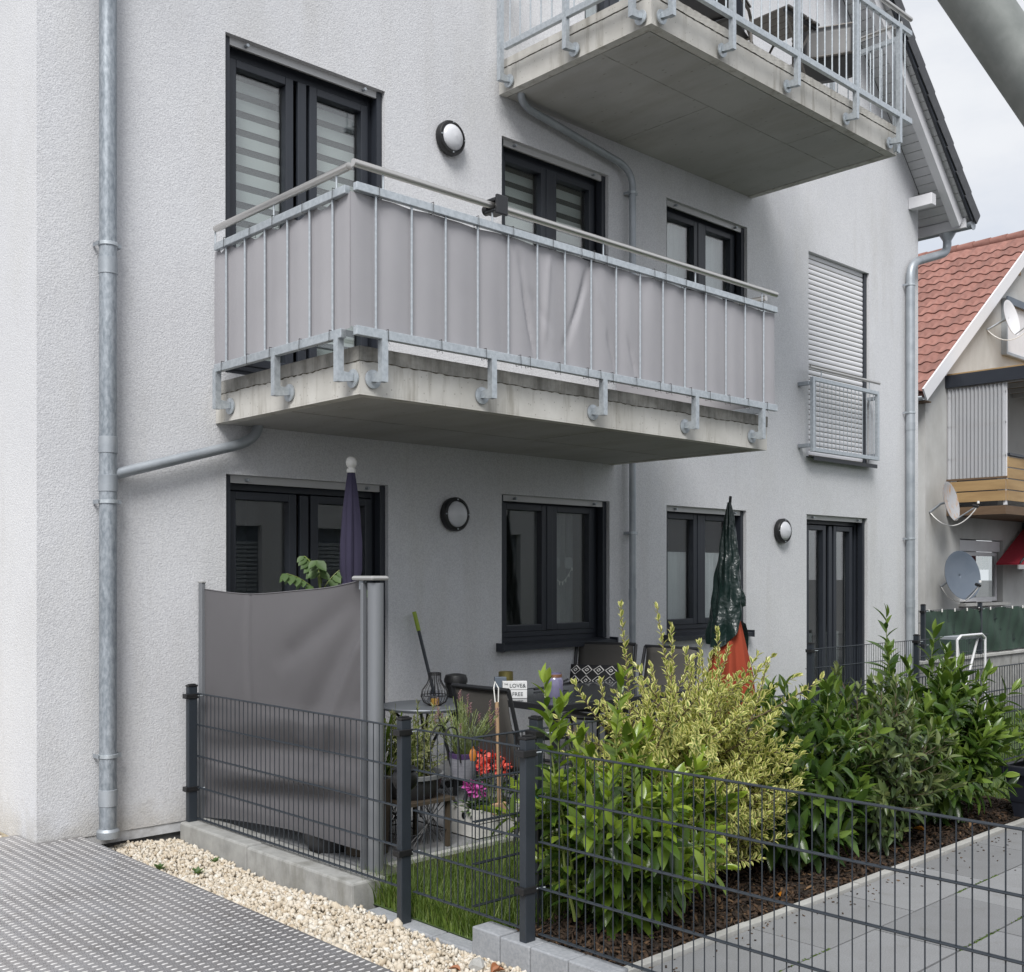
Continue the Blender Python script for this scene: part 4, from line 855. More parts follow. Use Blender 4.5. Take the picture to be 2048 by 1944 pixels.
# purple parasol
def parasol(loc, h, cz0, rmax, m, label, lobes=8, bot=None, finial=True, tie=None):
    x, y, z = loc; o = thing('closed_parasol', label, 'parasol', loc, 'folded parasols')
    MB().tube([(x,y,z),(x,y,h-.05)], .019, 12).build('pole', M['white'] if finial else M['wood'], o, True)
    return o
pp = parasol((3.93,5.62,-.02), 2.22, .9, .1, M['purple'], 'folded purple parasol with white ball finial behind the awning')
px_, py_ = 3.93, 5.62
def pr_(z):
    for (z0,r0),(z1,r1) in zip(PRP[:-1],PRP[1:]):
        if z0 >= z >= z1: t=(z0-z)/(z0-z1); return r0+(r1-r0)*t
    return PRP[-1][1]
PRP = [(2.19,.022),(2.12,.032),(1.95,.050),(1.75,.062),(1.58,.062),(1.50,.046),(1.47,.048),(1.40,.07),(1.25,.088),(1.1,.09)]
MB().lathe([(r,z) for z,r in PRP], (px_,py_,0), 48, cap=False, wob=lambda a,t: 1+.16*math.sin(a*5+2.2*t)*min(1,t*4)+.05*math.sin(a*11)).build('canopy', M['purple'], pp, True)
MB().tube([(px_+.053*math.cos(2*PI*k/20),py_+.053*math.sin(2*PI*k/20),1.495) for k in range(21)], .009, 6).build('tie_band', M['purple'], pp)
MB().lathe([(.027,2.185),(.030,2.19),(.028,2.205),(.019,2.216),(.026,2.223),(.032,2.235),(.0345,2.25),(.032,2.265),(.025,2.277),(.014,2.284),(.001,2.286)], (px_,py_,0), 24, cap=False).build('finial', M['white'], pp, True)
MB().lathe([(.22,-.02),(.22,.02),(.05,.05),(.03,.12),(.001,.12)], (px_,py_,0), 28, cap=False).build('base', M['wall_conc'], pp, True)
# green parasol cover over orange parasol
gp = parasol((7.45,5.32,-.02), 1.7, .9, .1, M['orange'], 'folded orange parasol under a dark green tarpaulin cover', finial=False)
gx_, gy_ = 7.45,5.32
def cover_r(t): return .014+.135*t**.85
def cov(u, v):
    a = 2*PI*u; t = v; z = 2.15-t*(1.06+.16*math.cos(a-2.5)+.05*math.sin(2*a)); r = cover_r(t)*(1+.12*math.sin(a*5+t*5)+.08*math.sin(a*9-t*11)+.05*math.sin(t*31+a*2))
    return (gx_+.02-.05*t+r*math.cos(a)*.95, gy_+r*math.sin(a), z)
MB().grid(cov, 60, 34).build('tarpaulin_cover', M['green_tarp'], gp, True)
MB().lathe([(.03,1.5),(.07,1.2),(.12,.95),(.16,.75),(.18,.55),(.16,.4)], (gx_-.02,gy_-.04,0), 56, cap=False, wob=lambda a,t: 1+.16*math.sin(a*7+t)).build('canopy', M['orange'], gp, True)
MB().grid(lambda u,v: (gx_+.14+.10*v+.02*math.sin(v*9), gy_-.08+.10*u, 1.15-.55*v+.05*u), 6, 14).build('tarpaulin_flap', M['green_tarp'], gp, True)
MB().tube([(gx_+.03,gy_,2.13),(gx_+.04,gy_,2.20)], .012, 8).build('cover_tip', M['black'], gp)

# ------------------------------------------------------------------ fences
def post_parts(fence, x, y, z0, z1, clamps, sx=.030, sy=.020):
    p = MB().box(x-sx,x+sx,y-sy,y+sy,z0,z1-.014).build('fence_post', M['fence'], fence, bevel=.004)
    MB().box(x-sx-.003,x+sx+.003,y-sy-.003,y+sy+.003,z1-.014,z1-.002).box(x-sx+.006,x+sx-.006,y-sy+.006,y+sy-.006,z1-.002,z1+.004).build('post_cap', M['black'], p, bevel=.004)
    for z in clamps:
        MB().box(x-sx-.02,x+sx+.006,y-sy-.006,y+sy+.006,z-.016,z+.014).build('clamp', M['black'], p, bevel=.003)
        MB().tube([(x+sx,y-sy-.004,z),(x+sx+.04,y-sy-.018,z+.002)], .0035, 6).build('clamp_pin', M['galv'], p)
MF = thing('mesh_fence', 'anthracite double bar mesh fence running along the gravel strip', 'fence', (3.265,4.2,-.2))
FX = 3.30; BZ = [.803,.606,.409,.212,.015]
wire = MB().tube([(0,0,.006),(0,0,.806)], .0027, 6).mesh('vertical_wire', M['fence'], True)
def panel(y0, y1):
    y = y0
    while y < y1+1e-4: place('vertical_wire', wire, MF, (FX,y,0)); y += .05
    for z in BZ:
        for s in (-1,1): MB().tube([(FX+s*.0066,y0-.012,z),(FX+s*.0066,y1+.012,z)], .0037, 8).build('double_bar', M['fence'], MF, True)
panel(4.325,6.475); panel(3.415,4.18); panel(.86,3.315)
for y in (6.407,4.227,3.366,.82): post_parts(MF, 3.265, y, -.34, .862, (.79,.206))
# far wires of the divider fence
def xfence(name, label, xa, xb, y, zb, zt, posts, ptop, nrow=5, pitch=.05, cut=True, group=None, joined=False):
    o = thing(name, label, 'fence', (xa,y,zb), group)
    if joined:
        m = MB(); x = xa
        while x < xb: m.tube([(x,y,zb),(x,y,zt)], .003, 4, False); x += pitch
        m.build('vertical_wire', M['fence'], o, kind='stuff')
    else:
        wm = MB().tube([(0,0,zb),(0,0,zt)], .003, 6).mesh('vertical_wire', M['fence'], True); x = xa
        while x < xb: place('vertical_wire', wm, o, (x,y,0)); x += pitch
    for i in range(nrow):
        z = zb+(zt-zb)*i/(nrow-1)
        for s in (-1,1): MB().tube([(xa-.01,y+s*.007,z),(xb+.01,y+s*.007,z)], .004, 6).build('double_bar', M['fence'], o, True)
    for p in posts: post_parts(o, p, y-.045, -.34, ptop, (zt-.01,zb+.2), .02, .03)
    return o
xfence('mesh_fence', 'anthracite mesh fence dividing the lawn from the shrub bed', 3.35, 10.5, 3.80, .02, .80, [3.70,5.67,8.09,10.5], .87)
xfence('mesh_fence', 'anthracite mesh fence crossing the lawn between two gardens', 9.75, 14.0, 6.0, .02, .80, [9.75,12.0], .87, joined=True)
# green netted boundary fence on low wall
lw = thing('boundary_wall', 'low pale concrete wall under the green screening net', 'wall', (14.2,7.0,-.3)); MB().box(13.95,24,7.02,7.2,-.34,.34).build('wall_body', M['wall_conc'], lw, bevel=.01); MB().box(13.93,24,6.99,7.23,.341,.375).build('coping', M['kerb'], lw)
nf = xfence('net_fence', 'mesh fence with dark green screening net before the neighbouring house', 13.95, 20.0, 7.12, .39, 1.06, [14.45,16.25,18.2], 1.15, joined=True)
nf2 = MB().grid(lambda u,v: (14.5+u*5.6, 7.085+.014*math.sin(u*70+v*4)+.022*math.sin(u*23+v*6)+.012*math.sin(u*131-v*5), .40+v*(.655+.012*math.sin(u*60))), 120, 6).build('screening_net', M['green_net'], nf, True)
for i in range(14): MB().tube([(14.62+i*.4,7.075,1.03),(14.62+i*.4,7.075,1.075)], .010, 6).build('net_tie', M['white'], nf)

# ------------------------------------------------------------------ steel tube near the camera
stt = thing('steel_tube', 'thick slanting galvanised steel tube crossing the top right corner', 'tube', (3.89,-.23,-.3))
fwd = Vector((.6861,.7275,0)); rgt = Vector((.7275,-.6861,0))
def tp(lat, z): return tuple(fwd*2.55+rgt*lat+Vector((0,0,z)))
k_ = 1.466; lat0 = 1.102; zt0 = 2.86
MB().tube([tp(lat0+(zt0+.34)/k_,-.34), tp(lat0-3.2/k_,zt0+3.2)], .064, 40).build('tube_body', M['tube_paint'], stt, True)
MB().lathe([(.13,0),(.13,.012)], tp(lat0+(zt0+.34)/k_,-.345), 24).build('foot_plate', M['galv_dull'], stt)

# ------------------------------------------------------------------ neighbouring house
NH = thing('neighbour_house', 'old plastered house with red tiled roof and timber balcony', 'house', (17.44,8.5,-.3))
NY = 8.5; NX = 17.44; RX = 21.9; nz0 = 4.62; tn = .773; RZ = nz0+tn*(RX-NX)
w = MB(); ox0,ox1,oz0,oz1 = 18.72,20.5,1.06,2.19
for a,b,c,d in ((NX,ox0,-.34,4.62),(ox0,ox1,-.34,oz0),(ox0,ox1,oz1,4.62),(ox1,26.36,-.34,4.62)): w.add([(a,NY,c),(b,NY,c),(b,NY,d),(a,NY,d)], [(0,1,2,3)])
w.add([(NX,NY,4.62),(26.36,NY,4.62),(RX,NY,RZ)], [(0,1,2)])
w.add([(NX,NY,-.34),(NX,18,-.34),(NX,18,4.62),(NX,NY,4.62)], [(0,1,2,3)])
for (a,b,c,d) in (((ox0,NY,oz0),(ox0,NY,oz1),(ox0,NY+.2,oz1),(ox0,NY+.2,oz0)),((ox1,NY,oz0),(ox1,NY,oz1),(ox1,NY+.2,oz1),(ox1,NY+.2,oz0)),((ox0,NY,oz1),(ox1,NY,oz1),(ox1,NY+.2,oz1),(ox0,NY+.2,oz1)),((ox0,NY,oz0),(ox1,NY,oz0),(ox1,NY+.2,oz0),(ox0,NY+.2,oz0))): w.add([a,b,c,d],[(0,1,2,3)])
w.build('wall', M['house'], NH, recalc=False)
wf = rect_frame(MB(), ox0+.02,ox1-.02,oz0+.02,oz1-.22,.07,NY+.10,NY+.16).build('window', M['white_paint'], NH, label='white framed ground floor window')
MB().box(ox0+.02,ox1-.02,NY+.05,NY+.16,oz1-.21,oz1-.02).build('shutter_box', M['white_paint'], wf); MB().box(19.16,19.28,NY+.10,NY+.16,oz0+.09,oz1-.29).build('mullion', M['white_paint'], wf)
MB().box(ox0+.09,ox1-.09,NY+.13,NY+.135,oz0+.09,oz1-.29).build('pane', M['glass'], wf); MB().box(ox0,ox1,NY+.5,NY+.52,oz0-.2,oz1+.1).build('room_lining', M['black'], wf); MB().box(ox0-.05,ox1+.05,NY-.12,NY+.1,oz0-.05,oz0-.0).build('sill', M['kerb'], wf)
rd = MB(); th = math.atan(tn); nrm = Vector((-math.sin(th),0,math.cos(th))); up = Vector((math.cos(th),0,math.sin(th)))
e0 = Vector((17.22, 8.36, nz0-.17)); L_ = (RX-17.22)/math.cos(th)
rd.add([e0, e0+up*L_, e0+up*L_+Vector((0,9.6,0)), e0+Vector((0,9.6,0))]+[q+nrm*.10 for q in (e0, e0+up*L_, e0+up*L_+Vector((0,9.6,0)), e0+Vector((0,9.6,0)))], [(0,1,2,3),(4,5,6,7),(0,1,5,4),(1,2,6,5),(2,3,7,6),(3,0,4,7)])
up2 = Vector((math.cos(th),0,-math.sin(th))); a0 = e0+up*L_; n2 = Vector((math.sin(th),0,math.cos(th)))
rd.add([a0,a0+up2*L_,a0+up2*L_+Vector((0,9.6,0)),a0+Vector((0,9.6,0))]+[q+n2*.10 for q in (a0,a0+up2*L_,a0+up2*L_+Vector((0,9.6,0)),a0+Vector((0,9.6,0)))], [(0,1,2,3),(4,5,6,7),(0,1,5,4),(1,2,6,5),(2,3,7,6),(3,0,4,7)])
NR = rd.build('roof', M['roof_red'], NH)
# wavy clay tiles as single pieces: S profile across, overlapping down the slope
tmb = MB(); TW, TL = .25, .40; nn_ = 8
tmb.grid(lambda u,v: (v*TL-.04, u*TW*1.06, .012+.030*math.sin(2*PI*u-.6)*.75+.022*(1-v)+.014*u), nn_, 1)
tmb.add([(-.04, TW*1.06*i/nn_, .012+.030*math.sin(2*PI*i/nn_-.6)*.75+.022) for i in range(nn_+1)]+[(-.04, TW*1.06*i/nn_, -.012+.030*math.sin(2*PI*i/nn_-.6)*.75+.022) for i in range(nn_+1)], [(i,i+1,nn_+2+i,nn_+1+i) for i in range(nn_)])
tmesh = tmb.mesh('roof_tile', M['roof_red'], True)
rows = int(L_/.335)
Mr = Matrix(((up.x,0,nrm.x,0),(0,1,0,0),(up.z,0,nrm.z,0),(0,0,0,1)))
for r in range(rows):
    ncol = 14
    for c in range(ncol):
        p = e0+nrm*.112+up*(.02+r*.335)+Vector((0,c*TW+.01,0)); o = place('roof_tile', tmesh, NR, Matrix.Translation(p+nrm*random.uniform(-.004,.004)) @ Mr @ Matrix.Rotation(random.uniform(-.012,.012),4,'Z'))
rdg = MB().tube([(0,0,0),(0,.36,0)], [.115,.10], 12).mesh('ridge_tile', M['roof_red'], True)
for i in range(14): place('ridge_tile', rdg, NR, (RX,8.32+i*.33,a0.z+.10))
MB().bar(e0+Vector((-.08,-.0,.03))+nrm*.02, a0+Vector((.05,0,.07)), .03, .22).build('verge_board', M['dish_white'], NR)
MB().grid(lambda u,v: (17.13-.06*math.cos(PI*u), 8.38+v*9, 4.47-.06*math.sin(PI*u)), 10, 1).build('gutter', M['galv_dull'], NR, True, solid=.006)
MB().box(17.2,17.44,8.4,18,4.40,4.42).build('eaves_soffit', M['timber_dark'], NR)
vn = rect_frame(MB(), 20.98,21.27,7.24,7.49,.05,NY-.02,NY-.002).build('vent', M['timber'], NH, label='small wooden gable vent'); MB().box(21.03,21.22,NY-.006,NY-.003,7.29,7.44).build('vent_opening', M['black'], vn); MB().box(21.105,21.145,NY-.02,NY-.007,7.29,7.44).build('vent_bar', M['timber'], vn)
gw = rect_frame(MB(), 20.43,22.6,5.62,6.66,.05,NY-.10,NY-.002).build('window', M['galv_dull'], NH, label='gable window closed by a white shutter'); MB().box(20.48,22.55,NY-.07,NY-.003,5.67,6.61).build('shutter_panel', M['white_paint'], gw); MB().box(20.4,22.65,NY-.14,NY-.101,6.55,6.68).build('shutter_box', M['dish_grey'], gw)
# timber balcony
NB = MB().box(18.2,23.5,7.50,8.498,2.56,2.70).build('balcony', M['timber_dark'], NH, label='timber balcony clad with corrugated plastic')
for i, z in enumerate((2.78,2.965)):
    MB().box(18.185,18.205,7.50,8.49,z,z+.165).build('plank', M['timber'], NB); MB().box(18.21,23.5,7.475,7.497,z,z+.165).build('plank', M['timber'], NB)
for i, z in enumerate((3.15,3.335)): MB().box(18.25,23.5,7.475,7.497,z,z+.165).build('plank', M['timber'], NB)
MB().box(18.18,18.22,7.48,8.49,3.15,3.18).build('rail_cap', M['timber_dark'], NB); MB().box(18.25,23.5,7.45,7.52,3.52,3.56).build('rail_cap', M['frame'], NB)
for y in (7.52,8.46): MB().box(18.215,18.26,y-.025,y+.025,2.71,4.72).build('balcony_post', M['white_paint'], NB)
MB().grid(lambda u,v: (18.20+.014*math.sin(u*2*PI*15), 7.50+u*.97, 3.18+v*1.53), 120, 1).build('corrugated_sheet', M['poly'], NB, True)
for z in (3.5,4.05,4.55): MB().box(18.215,18.235,7.5,8.48,z,z+.035).build('batten', M['timber_dark'], NB)
MB().box(18.15,18.22,6.2,8.498,4.735,4.945).build('awning_beam', M['frame'], NB)
MB().box(18.22,23.5,6.3,8.497,4.95,4.98).build('balcony_roof', M['timber'], NB)
for i in range(8): MB().box(18.5+i*.6,18.56+i*.6,6.4,8.49,4.87,4.949).build('joist', M['white_paint'], NB)
MB().box(18.6,20.2,NY-.03,NY-.003,2.75,4.3).build('balcony_door', M['black'], NB)
MB().box(19.6,26.3,8.2,8.497,-.3,.9).build('garden_wall', M['house_dark'], NH)
# awning
aw = thing('awning', 'red fabric awning with pale front bar on the old house', 'awning', (20.6,8.4,1.6))
MB().prism([(20.02,8.0,1.77),(21.42,8.0,2.53),(21.42,8.0,2.50),(20.02,8.0,1.74)], (0,.42,0)).build('awning_cloth', M['red_cloth'], aw)
MB().prism([(20.04,7.992,1.74),(21.42,7.992,2.49),(21.42,7.992,1.74)], (0,.006,0)).build('awning_cheek', M['red_cloth'], aw)
MB().bar((20.00,7.985,1.775),(21.42,7.985,2.545),.015,.03).build('awning_arm', M['frame'], aw); MB().box(19.92,21.42,7.97,8.0,1.66,1.739).build('front_bar', M['shutter_bar'], aw)
MB().box(21.37,21.45,7.98,8.495,1.66,2.55).build('wall_bracket', M['frame'], aw)
# satellite dishes
def dish(c, r, face, m, label, wall, arm=.45, tilt=1.0):
    """offset dish: shallow paraboloid facing 'face', bracket to the wall, feed arm with LNB"""
    o = thing('satellite_dish', label, 'satellite dish', c, 'satellite dishes on the old house')
    f = Vector(face).normalized(); Q = f.to_track_quat('Z','Y').to_matrix().to_4x4(); T = Matrix.Translation(c) @ Q
    tb(MB().lathe([(.001,0)]+[(r*k/8,.17*r*(k/8)**2) for k in range(1,9)]+[(r*1.03,.18*r),(r*1.02,.16*r)], (0,0,0), 36, cap=False), T @ Matrix.Diagonal((.92,1,1,1))).build('reflector', m, o, True, solid=.006)
    low = T @ Vector((0,-r,.17*r)); 
    if abs((T @ Vector((0,r,0))).z) < abs(low.z) and (T @ Vector((0,-r,0))).z > Vector(c).z: low = T @ Vector((0,r,.17*r))
    tip = Vector(c)+f*arm*1.0+Vector((0,0,-r*.55))
    MB().tube([low, tip], .012, 8).build('feed_arm', M['galv_dull'], o); MB().tube([tip+Vector((0,0,-.02)), tip-f*.09+Vector((0,0,.02))], .026, 10).build('feed_head', M['black'], o); MB().tube([tip+Vector((0,0,.03)),tip+Vector((0,0,.07))],.02,8).build('feed_cap', M['white'], o)
    MB().tube([Vector(c)-f*.02, Vector(c)-f*.12, Vector(wall)], .02, 8).build('bracket', M['galv_dull'], o, True)
    MB().tube(arc(tip, (Vector(tip)+Vector(wall))/2+Vector((0,0,-.55)), wall, 12), .009, 6).build('cable', M['white'], o, True)
dish((17.62,8.20,2.76), .32, (.06,-.98,.2), M['dish_rust'], 'upper rust streaked dish beside the timber balcony', (17.58,8.49,2.60), .5)
dish((17.96,8.16,1.54), .40, (-.36,-.93,.18), M['dish_grey'], 'large blue grey dish beside the ground floor window', (17.98,8.49,1.36), .45)
dish((19.98,8.18,6.16), .32, (.0,-1,.2), M['dish_white'], 'white dish in front of the gable window', (19.8,8.49,5.98), .5)
# drying rack on the lawn
dr = thing('drying_rack', 'pale folding laundry rack standing by the green net', 'rack', (10.3,4.66,-.13))
DX, DY = 10.25,4.68
for a, b in (((DX,DY,-.13),(DX,DY,.93)),((DX+.62,DY,-.13),(DX+.62,DY,.93)),((DX,DY,.93),(DX+.08,DY,.97)),((DX+.62,DY,.93),(DX+.54,DY,.97)),((DX+.08,DY,.97),(DX+.54,DY,.97)),((DX+.08,DY+.04,.93),(DX+.5,DY+.12,-.13)),((DX+.54,DY+.04,.93),(DX+.12,DY+.12,-.13))): MB().tube([a,b], .012, 8).build('rack_tube', M['dish_white'], dr, True)
MB().box(DX+.06,DX+.56,DY+.02,DY+.2,.93,.955).build('rack_top', M['galv_dull'], dr)

# ------------------------------------------------------------------ house across the path (seen in the panes)
OH = thing('opposite_house', 'grey rendered house across the path mirrored in the ground floor panes', 'building', (6.3,.5,-.3))
OY = .52; OHH = 3.0; ops = [(6.62,7.52,0,2.21),(8.32,9.13,0,2.21),(11.2,12.25,0,2.21)]
w = MB(); xs = sorted({6.3,20,*[o[0] for o in ops],*[o[1] for o in ops]})
for a,b in zip(xs[:-1],xs[1:]):
    op = [o for o in ops if o[0]==a]
    if op: w.add([(a,OY,2.21),(b,OY,2.21),(b,OY,OHH),(a,OY,OHH)], [(0,1,2,3)])
    else: w.add([(a,OY,-.34),(b,OY,-.34),(b,OY,OHH),(a,OY,OHH)], [(0,1,2,3)])
w.add([(6.3,OY,-.34),(6.3,-8,-.34),(6.3,-8,OHH),(6.3,OY,OHH)], [(0,1,2,3)])
for x0,x1,z0,z1 in ops: w.add([(x0,OY,-.34),(x0,OY,z1),(x0,OY-.12,z1),(x0,OY-.12,-.34)], [(0,1,2,3)]); w.add([(x1,OY,-.34),(x1,OY,z1),(x1,OY-.12,z1),(x1,OY-.12,-.34)], [(0,1,2,3)]); w.add([(x0,OY,z1),(x1,OY,z1),(x1,OY-.12,z1),(x0,OY-.12,z1)], [(0,1,2,3)])
w.build('wall', M['plaster'], OH, recalc=False)
for x0,x1,z0,z1 in ops:
    sh = MB().box(x0+.01,x1-.01,OY-.12,OY-.10,-.3,z1-.003).build('roller_shutter', M['dish_grey'], OH)
    sm2 = MB().prism([(0,.0,.004),(0,.014,.012),(0,.014,.044),(0,0,.052)], (x1-x0-.06,0,0)).mesh('slat', M['galv_dull'])
    z = -.05
    while z < z1-.25: place('slat', sm2, sh, (x0+.03,OY-.099,z)); z += .0555
MB().box(6.1,20.2,-8.2,.72,OHH+.002,OHH+.22).build('roof', M['roof_dark'], OH)

# ------------------------------------------------------------------ plants
LT = leaf_template(.22,.34,.35,5,.9); LTr = leaf_template(.25,.35,.27,5,1.0); LTp = leaf_template(.18,.12,.52,3,.85); LTg = leaf_template(.1,.5,.05,3)
def shrub(name, label, base, hs, spread, nsh, material, key, tmpl, leaf, step, stems_m, seed, side=2, tall=(), lean=(0,0), young=.25, cap=300, asp=1, lowbare=.25, cat='shrub'):
    random.seed(seed)
    o = thing(name, label, cat, base); mats = []; tints = []; sm = MB()
    def shoot(p0, d, L, depth, r):
        pts = [Vector(p0)]; d = Vector(d).normalized(); n = max(4,int(L/.06)); 
        for i in range(n):
            d = (d+Vector((random.gauss(0,.06),random.gauss(0,.06),.05))).normalized(); pts.append(pts[-1]+d*(L/n))
        sm.tube(pts, [r*(1-.75*i/n) for i in range(n+1)], 5)
        k = 0; s = 0; phi = random.uniform(0,6)
        start = L*(lowbare if depth == 0 else .06)
        tt = start
        while tt < L:
            i = min(int(tt/L*n), n-1); f = tt/L*n-i; p = pts[i].lerp(pts[i+1], f); ax = (pts[i+1]-pts[i]).normalized()
            phi += 2.4; t = tt/L
            side_ = ax.cross(Vector((math.cos(phi),math.sin(phi),.2))).normalized()
            ld = (side_*(1.0-.55*t**3)+ax*(.25+.75*t**2)+Vector((0,0,-.18*(1-t)))).normalized()
            s_ = leaf*random.uniform(.6,1.2)*(1 if t < .85 else .8)*(1 if depth else 1.0)
            mats.append(frame_m(p, ld, ax+Vector((0,0,.6)), s_, asp))
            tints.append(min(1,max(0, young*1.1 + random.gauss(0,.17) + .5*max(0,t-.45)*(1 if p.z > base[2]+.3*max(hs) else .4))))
            tt += step*random.uniform(.7,1.3)
        for q in range(2):   # tip rosette
            ld = (d+Vector((random.gauss(0,.4),random.gauss(0,.4),0))).normalized(); mats.append(frame_m(pts[-1], ld, Vector((random.gauss(0,1),random.gauss(0,1),.5)), leaf*.7, asp)); tints.append(min(1,young+.55+random.gauss(0,.1)))
        return pts
    for i in range(nsh):
        a = 2*PI*i/nsh*1.0+random.gauss(0,.3); rad = spread*math.sqrt(random.uniform(.08,1)); H = random.uniform(*hs)*(1-.35*(rad/spread)**2)
        top = Vector((math.cos(a)*rad+lean[0], math.sin(a)*rad*.72+lean[1], H)); b0 = Vector(base)+Vector((math.cos(a)*.06,math.sin(a)*.06,0))
        L = top.length; pts = shoot(b0, top*.75+Vector((0,0,.25*H)), L, 0, .010)
        for q in range(side):
            t = random.uniform(.18,.8); i0 = int(t*(len(pts)-1)); p = pts[i0]
            dd = Vector((math.cos(a+random.gauss(0,1.1)),math.sin(a+random.gauss(0,1.1)),random.uniform(.0,.9)))
            shoot(p, dd, random.uniform(.16,.34)*max(hs), 1, .005)
    for (dx,dy,h) in tall:
        b0 = Vector(base)+Vector((dx*.5,dy*.5,.1)); shoot(b0, Vector((dx*.5,dy*.5,h)), h, 0, .008)
    leafy(o, key, tmpl, material, mats, tints, cap)
    sm.build('stems', stems_m, o, True)
    return o, len(mats)
cnt = []
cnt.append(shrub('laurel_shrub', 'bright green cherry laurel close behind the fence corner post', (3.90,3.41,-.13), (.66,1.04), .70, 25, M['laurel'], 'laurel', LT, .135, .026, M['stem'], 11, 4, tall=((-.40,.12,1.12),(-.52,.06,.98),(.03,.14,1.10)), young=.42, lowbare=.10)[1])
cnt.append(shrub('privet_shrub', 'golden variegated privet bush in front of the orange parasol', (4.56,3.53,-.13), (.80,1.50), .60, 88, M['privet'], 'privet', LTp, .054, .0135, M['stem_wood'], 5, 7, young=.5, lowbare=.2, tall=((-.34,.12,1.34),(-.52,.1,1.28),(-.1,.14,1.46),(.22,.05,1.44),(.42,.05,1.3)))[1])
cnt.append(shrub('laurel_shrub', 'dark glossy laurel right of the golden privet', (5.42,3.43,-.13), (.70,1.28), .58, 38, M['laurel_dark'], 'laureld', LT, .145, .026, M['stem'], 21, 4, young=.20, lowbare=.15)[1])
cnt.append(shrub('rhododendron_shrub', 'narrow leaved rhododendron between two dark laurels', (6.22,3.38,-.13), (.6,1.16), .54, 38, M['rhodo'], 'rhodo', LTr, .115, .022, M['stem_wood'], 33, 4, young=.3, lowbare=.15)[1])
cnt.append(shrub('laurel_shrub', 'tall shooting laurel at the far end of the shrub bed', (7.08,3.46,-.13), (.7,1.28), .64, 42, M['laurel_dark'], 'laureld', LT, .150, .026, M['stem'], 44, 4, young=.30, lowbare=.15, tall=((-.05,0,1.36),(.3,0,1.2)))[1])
print('leaves', cnt)
# laurel in the black planter
pl = thing('square_planter', 'square black planter at the far end of the path', 'planter', (7.62,2.88,-.1))
PXp, PYp = 7.72, 2.92
def sq(mb, z0, r0, z1, r1): return mb.add([(PXp-r0,PYp-r0,z0),(PXp+r0,PYp-r0,z0),(PXp+r0,PYp+r0,z0),(PXp-r0,PYp+r0,z0),(PXp-r1,PYp-r1,z1),(PXp+r1,PYp-r1,z1),(PXp+r1,PYp+r1,z1),(PXp-r1,PYp+r1,z1)], [(0,3,2,1),(0,1,5,4),(1,2,6,5),(2,3,7,6),(3,0,4,7)])
sq(MB(), -.086,.145,.21,.19).build('planter_body', M['planter'], pl); 
rm = MB()
for a,b,c,d in ((-.22,.22,-.22,-.18),(-.22,.22,.18,.22),(-.22,-.18,-.18,.18),(.18,.22,-.18,.18)): rm.box(PXp+a,PXp+b,PYp+c,PYp+d,.205,.265)
rm.build('planter_rim', M['planter'], pl, bevel=.008); MB().box(PXp-.18,PXp+.18,PYp-.18,PYp+.18,.19,.225).build('planter_soil', M['soil'], pl); sq(MB(), .02,.166,.035,.170).build('planter_band', M['planter'], pl)
shrub('laurel_shrub', 'small laurel growing in the square black planter', (PXp,PYp,.22), (.25,.42), .30, 8, M['laurel_dark'], 'laureld', LT, .10, .03, M['stem'], 55, 1, young=.3, cap=120)
# grass
def grass(name, n, fx, h, label, seed, lean=.75, w=.0032):
    random.seed(seed); v = [(-1,0,0),(1,0,0),(-.75,.12,.45),(.75,.12,.45),(0,.45,1.0)]; tv = np.array(v, np.float32); tf = [(0,1,3,2),(2,3,4)]
    mats = []; tn_ = []
    for _ in range(n):
        x,y,z = fx(); H = h*random.uniform(.45,1.25); 
        m = Matrix.Translation((x,y,z)) @ Matrix.Rotation(random.uniform(0,2*PI),4,'Z') @ Matrix.Diagonal((w*random.uniform(.6,1.2),H*random.uniform(.2,1.2)*lean*2.2,H,1)); mats.append(np.array(m)); tn_.append(min(1,max(0,random.gauss(.38,.2)+(.35 if random.random()<.05 else 0))))
    o = scatter(name, tv, tf, mats, tn_, M['grass']); tag(o, label, 'grass'); return o
grass('grass', 15000, lambda: (3.34+random.random()**1.25*2.3, random.uniform(3.70,4.74), -.135), .15, 'long lawn grass behind the fence between kerb and patio', 3)
grass('grass', 9000, lambda: (random.uniform(5.5,10.5), random.uniform(3.84,4.74), -.135), .09, 'lawn grass behind the shrub bed and divider fence', 4)
grass('grass', 9000, lambda: (random.uniform(8.26,12.5), random.uniform(2.0,3.7), -.131), .07, 'mown grass beyond the far end of the path', 6)
grass('grass', 5000, lambda: (random.uniform(9.5,13.0), random.uniform(4.74,6.5), -.127), .07, 'mown grass in front of the right corner of the house', 8)
